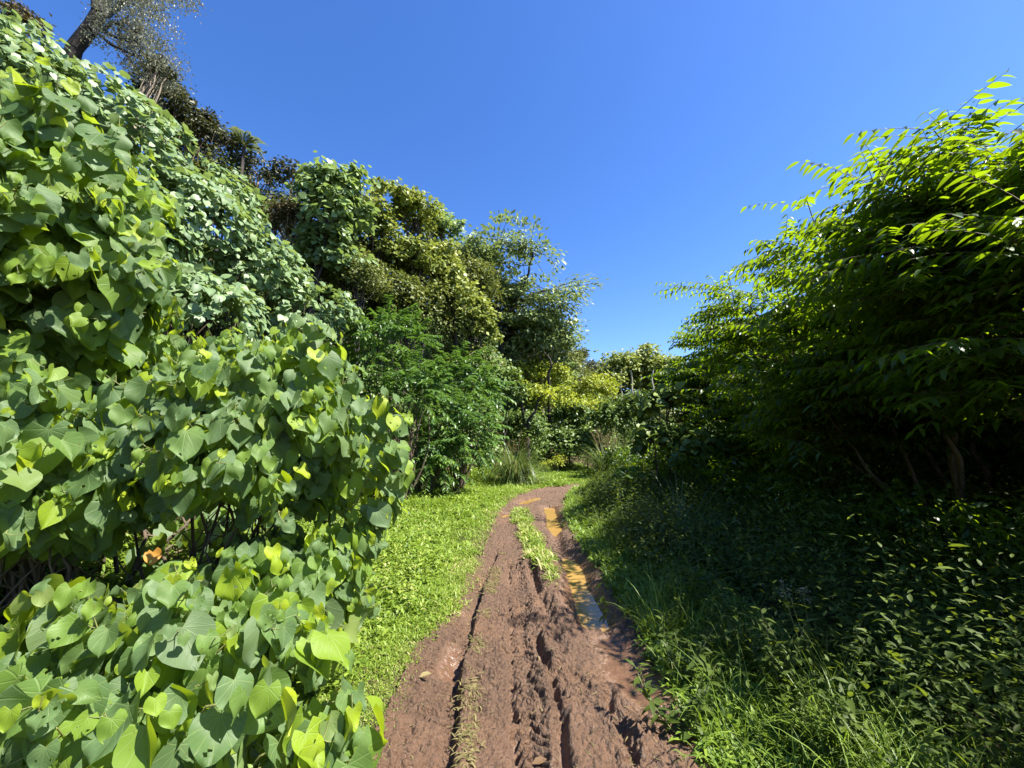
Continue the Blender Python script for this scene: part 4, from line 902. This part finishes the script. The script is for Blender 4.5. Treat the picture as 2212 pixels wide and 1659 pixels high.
weeds('verge_weeds', 'taller leafy weeds standing among the verge grass', VX, VY, rng.uniform(.14, .42, len(VX)), 9, .055 + .004 * VY, mat='grass')
# bank floor herbs beneath the shrubs (left)
x, y = scatter(3000, (-6, -1.2), (.8, 14), 1.2); toe = np.interp(y, _ty, _tx); ok = x < toe + .5; x, y = x[ok], y[ok]
weeds('bank_herbs', 'low herbs growing on the bank under the shrubs', x, y, rng.uniform(.1, .35, len(x)), 7, np.full(len(x), .10), mat='bushy')
x, y = scatter(2600, (-5, -1.0), (.6, 6), 1.0); cover('leaf_litter', 'brown fallen leaves under the shrubs', x, y, H(x, y) + .01, 1, np.full(len(x), .11), OVAL, 'litter', (-.2, .3), .0, .02)

# leafy growth clothing the hillside between the trees, and the dark thicket floor on the right
def thicket(name, label, n, xr, yr, hmax, ls0, lsd, mat, tmp, test):
    x, y = scatter(n, xr, yr, 1.5); k = test(x, y); x, y = x[k], y[k]; n = len(x)
    top = hmax * (.35 + .65 * smooth(-.45, .45, fbm(x * .55, y * .55, 101, 3) + .25 * vnoise(x * 2.2, y * 2.2, 104)))
    dep = 1 - np.minimum(rng.exponential(.28, n), .95); z = H(x, y) + top * dep
    gxx = vnoise(x * .55 + .3, y * .55, 101) - vnoise(x * .55 - .3, y * .55, 101); gyy = vnoise(x * .55, y * .55 + .3, 101) - vnoise(x * .55, y * .55 - .3, 101)
    o = np.stack([-gxx * 1.2 + .5, -gyy * 1.2 - .35, np.full(n, .7)], -1)
    LV = Leaves(); LV.add(np.stack([x, y, z], -1), ndisk(o * np.array([1, 1, 0]) - UP * .5 + rng.normal(size=(n, 3)) * .6, .3), ndisk(nrm(o), .5), (ls0 + lsd * y) * rng.uniform(.6, 1.25, n), np.clip(rng.random(n) * .6 + .6 * (vnoise(x * .35, y * .35, 111) + .35), 0, 1))
    o = LV.build(name, tmp, M[mat], None, (0, 0, 0)); o['kind'] = 'stuff'; o['label'] = label
toef = lambda x, y: np.interp(y, _ty, _tx)
thicket('hillside_undergrowth', 'leafy undergrowth clothing the hillside between the trees', 230000, (-20, 16), (9, 56), 3.4, .10, .0042, 'bushy', DIAW, lambda x, y: x < toef(x, y) - .6)
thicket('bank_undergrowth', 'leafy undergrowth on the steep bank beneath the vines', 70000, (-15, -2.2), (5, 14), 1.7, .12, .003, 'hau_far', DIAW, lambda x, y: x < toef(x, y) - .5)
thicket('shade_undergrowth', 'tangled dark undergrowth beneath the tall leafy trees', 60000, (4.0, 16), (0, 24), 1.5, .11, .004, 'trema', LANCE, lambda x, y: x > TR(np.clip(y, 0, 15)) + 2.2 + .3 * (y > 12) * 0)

# individual tall weeds that catch the sun
TWL = (('sunlit tall weed with narrow leaves at the mud edge', 1480, 1590, .42), ('tall weed with drooping pale leaves in the sun patch', 1830, 1560, .55), ('tall weed with a pale flower head at the edge of the shade', 1760, 1500, .6), ('leaning weed over the wet end of the long puddle', 1465, 1480, .40), ('tall weed standing in the middle of the sun patch', 1700, 1570, .5), ('tall shaded weed behind the sun patch', 1890, 1470, .6), ('broad-leaved weed in the bottom corner of the shade', 2050, 1640, .5))
for lab, px, py, h in TWL:
    g = gp(px, py); base = np.array([g[0], g[1], float(H(g[0], g[1]))]); root = thing('tall_weed', lab, 'weed', base, 'tall weeds by the track')
    T = Tubes(); LV = Leaves(); fl = Leaves()
    for j in range(4):
        tip = base + np.array([rng.normal() * .13, rng.normal() * .13, h * rng.uniform(.7, 1.05)]); b0 = base + np.array([rng.normal() * .03, rng.normal() * .03, 0]); pl = curve(b0, tip, rng.normal(size=3) * .03, 9); T.add(pl, .004, .002, 5)
        n = 15; t = np.linspace(.2, 1, n); q = np.stack([np.interp(t * 8, range(9), pl[:, k]) for k in range(3)], -1); a = np.arange(n) * 2.4 + rng.random() * 6; e = rng.uniform(-.2, .7, n)
        yv = np.stack([np.cos(a) * np.cos(e), np.sin(a) * np.cos(e), np.sin(e)], -1); LV.add(q, yv, UP - yv * yv[:, 2:3] + rng.normal(size=(n, 3)) * .15, .13 * rng.uniform(.7, 1.1, n) * (1.15 - .5 * t), np.clip(rng.random(n) * .7, 0, .9))
        if 'flower' in lab: q = tip + rng.normal(size=(30, 3)) * .018; fl.add(q, rnd_dirs(30), rnd_dirs(30), np.full(30, .02))
    T.build('stalk', M['stem_green'], root, base); LV.build('foliage', LANCE, M['weed'], root, base)
    if 'flower' in lab: fl.build('flower_heads', OVAL, M['silver'], root, base)['kind'] = 'stuff'
# sprig in the puddle
g = gp(1302, 1325); base = np.array([g[0], g[1], -.1]); root = thing('puddle_sprig', 'small pale leafy sprig standing in the long puddle', 'weed', base)
T = Tubes(); LV = Leaves()
for j in range(3):
    tip = base + np.array([rng.normal() * .08, rng.normal() * .05, .22 + .05 * j]); pl = curve(base, tip, (.02, 0, 0), 6); T.add(pl, .003, .0015, 4); LV.add(pl[2:], ndisk(rng.normal(size=(4, 3)) + UP * .3, .2), ndisk(np.tile(UP, (4, 1)), .3), np.full(4, .09), np.full(4, .8))
T.build('stalk', M['stem_green'], root, base); LV.build('foliage', OVAL, M['weed'], root, base)
# fallen leaves on the mud one can point at
for lab, px, py, m_ in (('single curled brown leaf lying on the mud near the straw ridge', 1150, 1640, 'litter'), ('pale dry leaf lying at the grass side of the mud', 905, 1480, 'straw')):
    g = gp(px, py); z0 = float(track_h(np.array([g[0]]), np.array([g[1]]))[0]) + .012 if px < 1400 else float(H(g[0], g[1])) + .2
    LV = Leaves(); LV.add(np.array([[g[0], g[1], z0]]), np.array([[.9, .4, .08]]), np.array([[0., -.2, 1.]]), .09); o = LV.build('fallen_leaf', OVAL, M[m_], None, (g[0], g[1], z0)); o['label'] = lab; o['category'] = 'leaf'

# ------------------------------------------------------------------ light, sky, camera
w = bpy.data.worlds.new('World'); S.world = w; w.use_nodes = True
N, L = w.node_tree.nodes, w.node_tree.links; N.clear()
sky = N.new('ShaderNodeTexSky'); sky.sky_type = 'NISHITA'; sky.sun_disc = False
sky.sun_elevation = SUN_EL; sky.sun_rotation = SUN_AZ; sky.air_density = 1.0; sky.dust_density = .4; sky.ozone_density = 3.5; sky.altitude = 300
hs = N.new('ShaderNodeHueSaturation'); hs.inputs['Saturation'].default_value = 1.25; hs.inputs['Hue'].default_value = .512
bg = N.new('ShaderNodeBackground'); bg.inputs[1].default_value = .085
ow = N.new('ShaderNodeOutputWorld'); L.new(sky.outputs[0], hs.inputs['Color']); L.new(hs.outputs[0], bg.inputs[0]); L.new(bg.outputs[0], ow.inputs[0])
sl = bpy.data.lights.new('Sun', 'SUN'); sl.energy = 5.0; sl.angle = math.radians(.53); sl.color = (1, .95, .86)
so = bpy.data.objects.new('sun', sl); COL.objects.link(so)
from mathutils import Vector
so.rotation_euler = Vector(-SUN).to_track_quat('-Z', 'Y').to_euler()
cd = bpy.data.cameras.new('Camera'); cd.sensor_width = 36; cd.lens = 398 / 1024 * 36; cd.clip_start = .05; cd.clip_end = 1000
co = bpy.data.objects.new('camera', cd); COL.objects.link(co); co.location = (0, 0, CAMZ); co.rotation_euler = (PI / 2 + TH, 0, 0)
S.camera = co
S.view_settings.view_transform = 'Standard'; S.view_settings.look = 'None'; S.view_settings.exposure = 1.75; S.view_settings.gamma = 1
S.cycles.max_bounces = 8; S.cycles.diffuse_bounces = 3; S.cycles.transmission_bounces = 4; S.cycles.glossy_bounces = 2
S.cycles.use_denoising = True
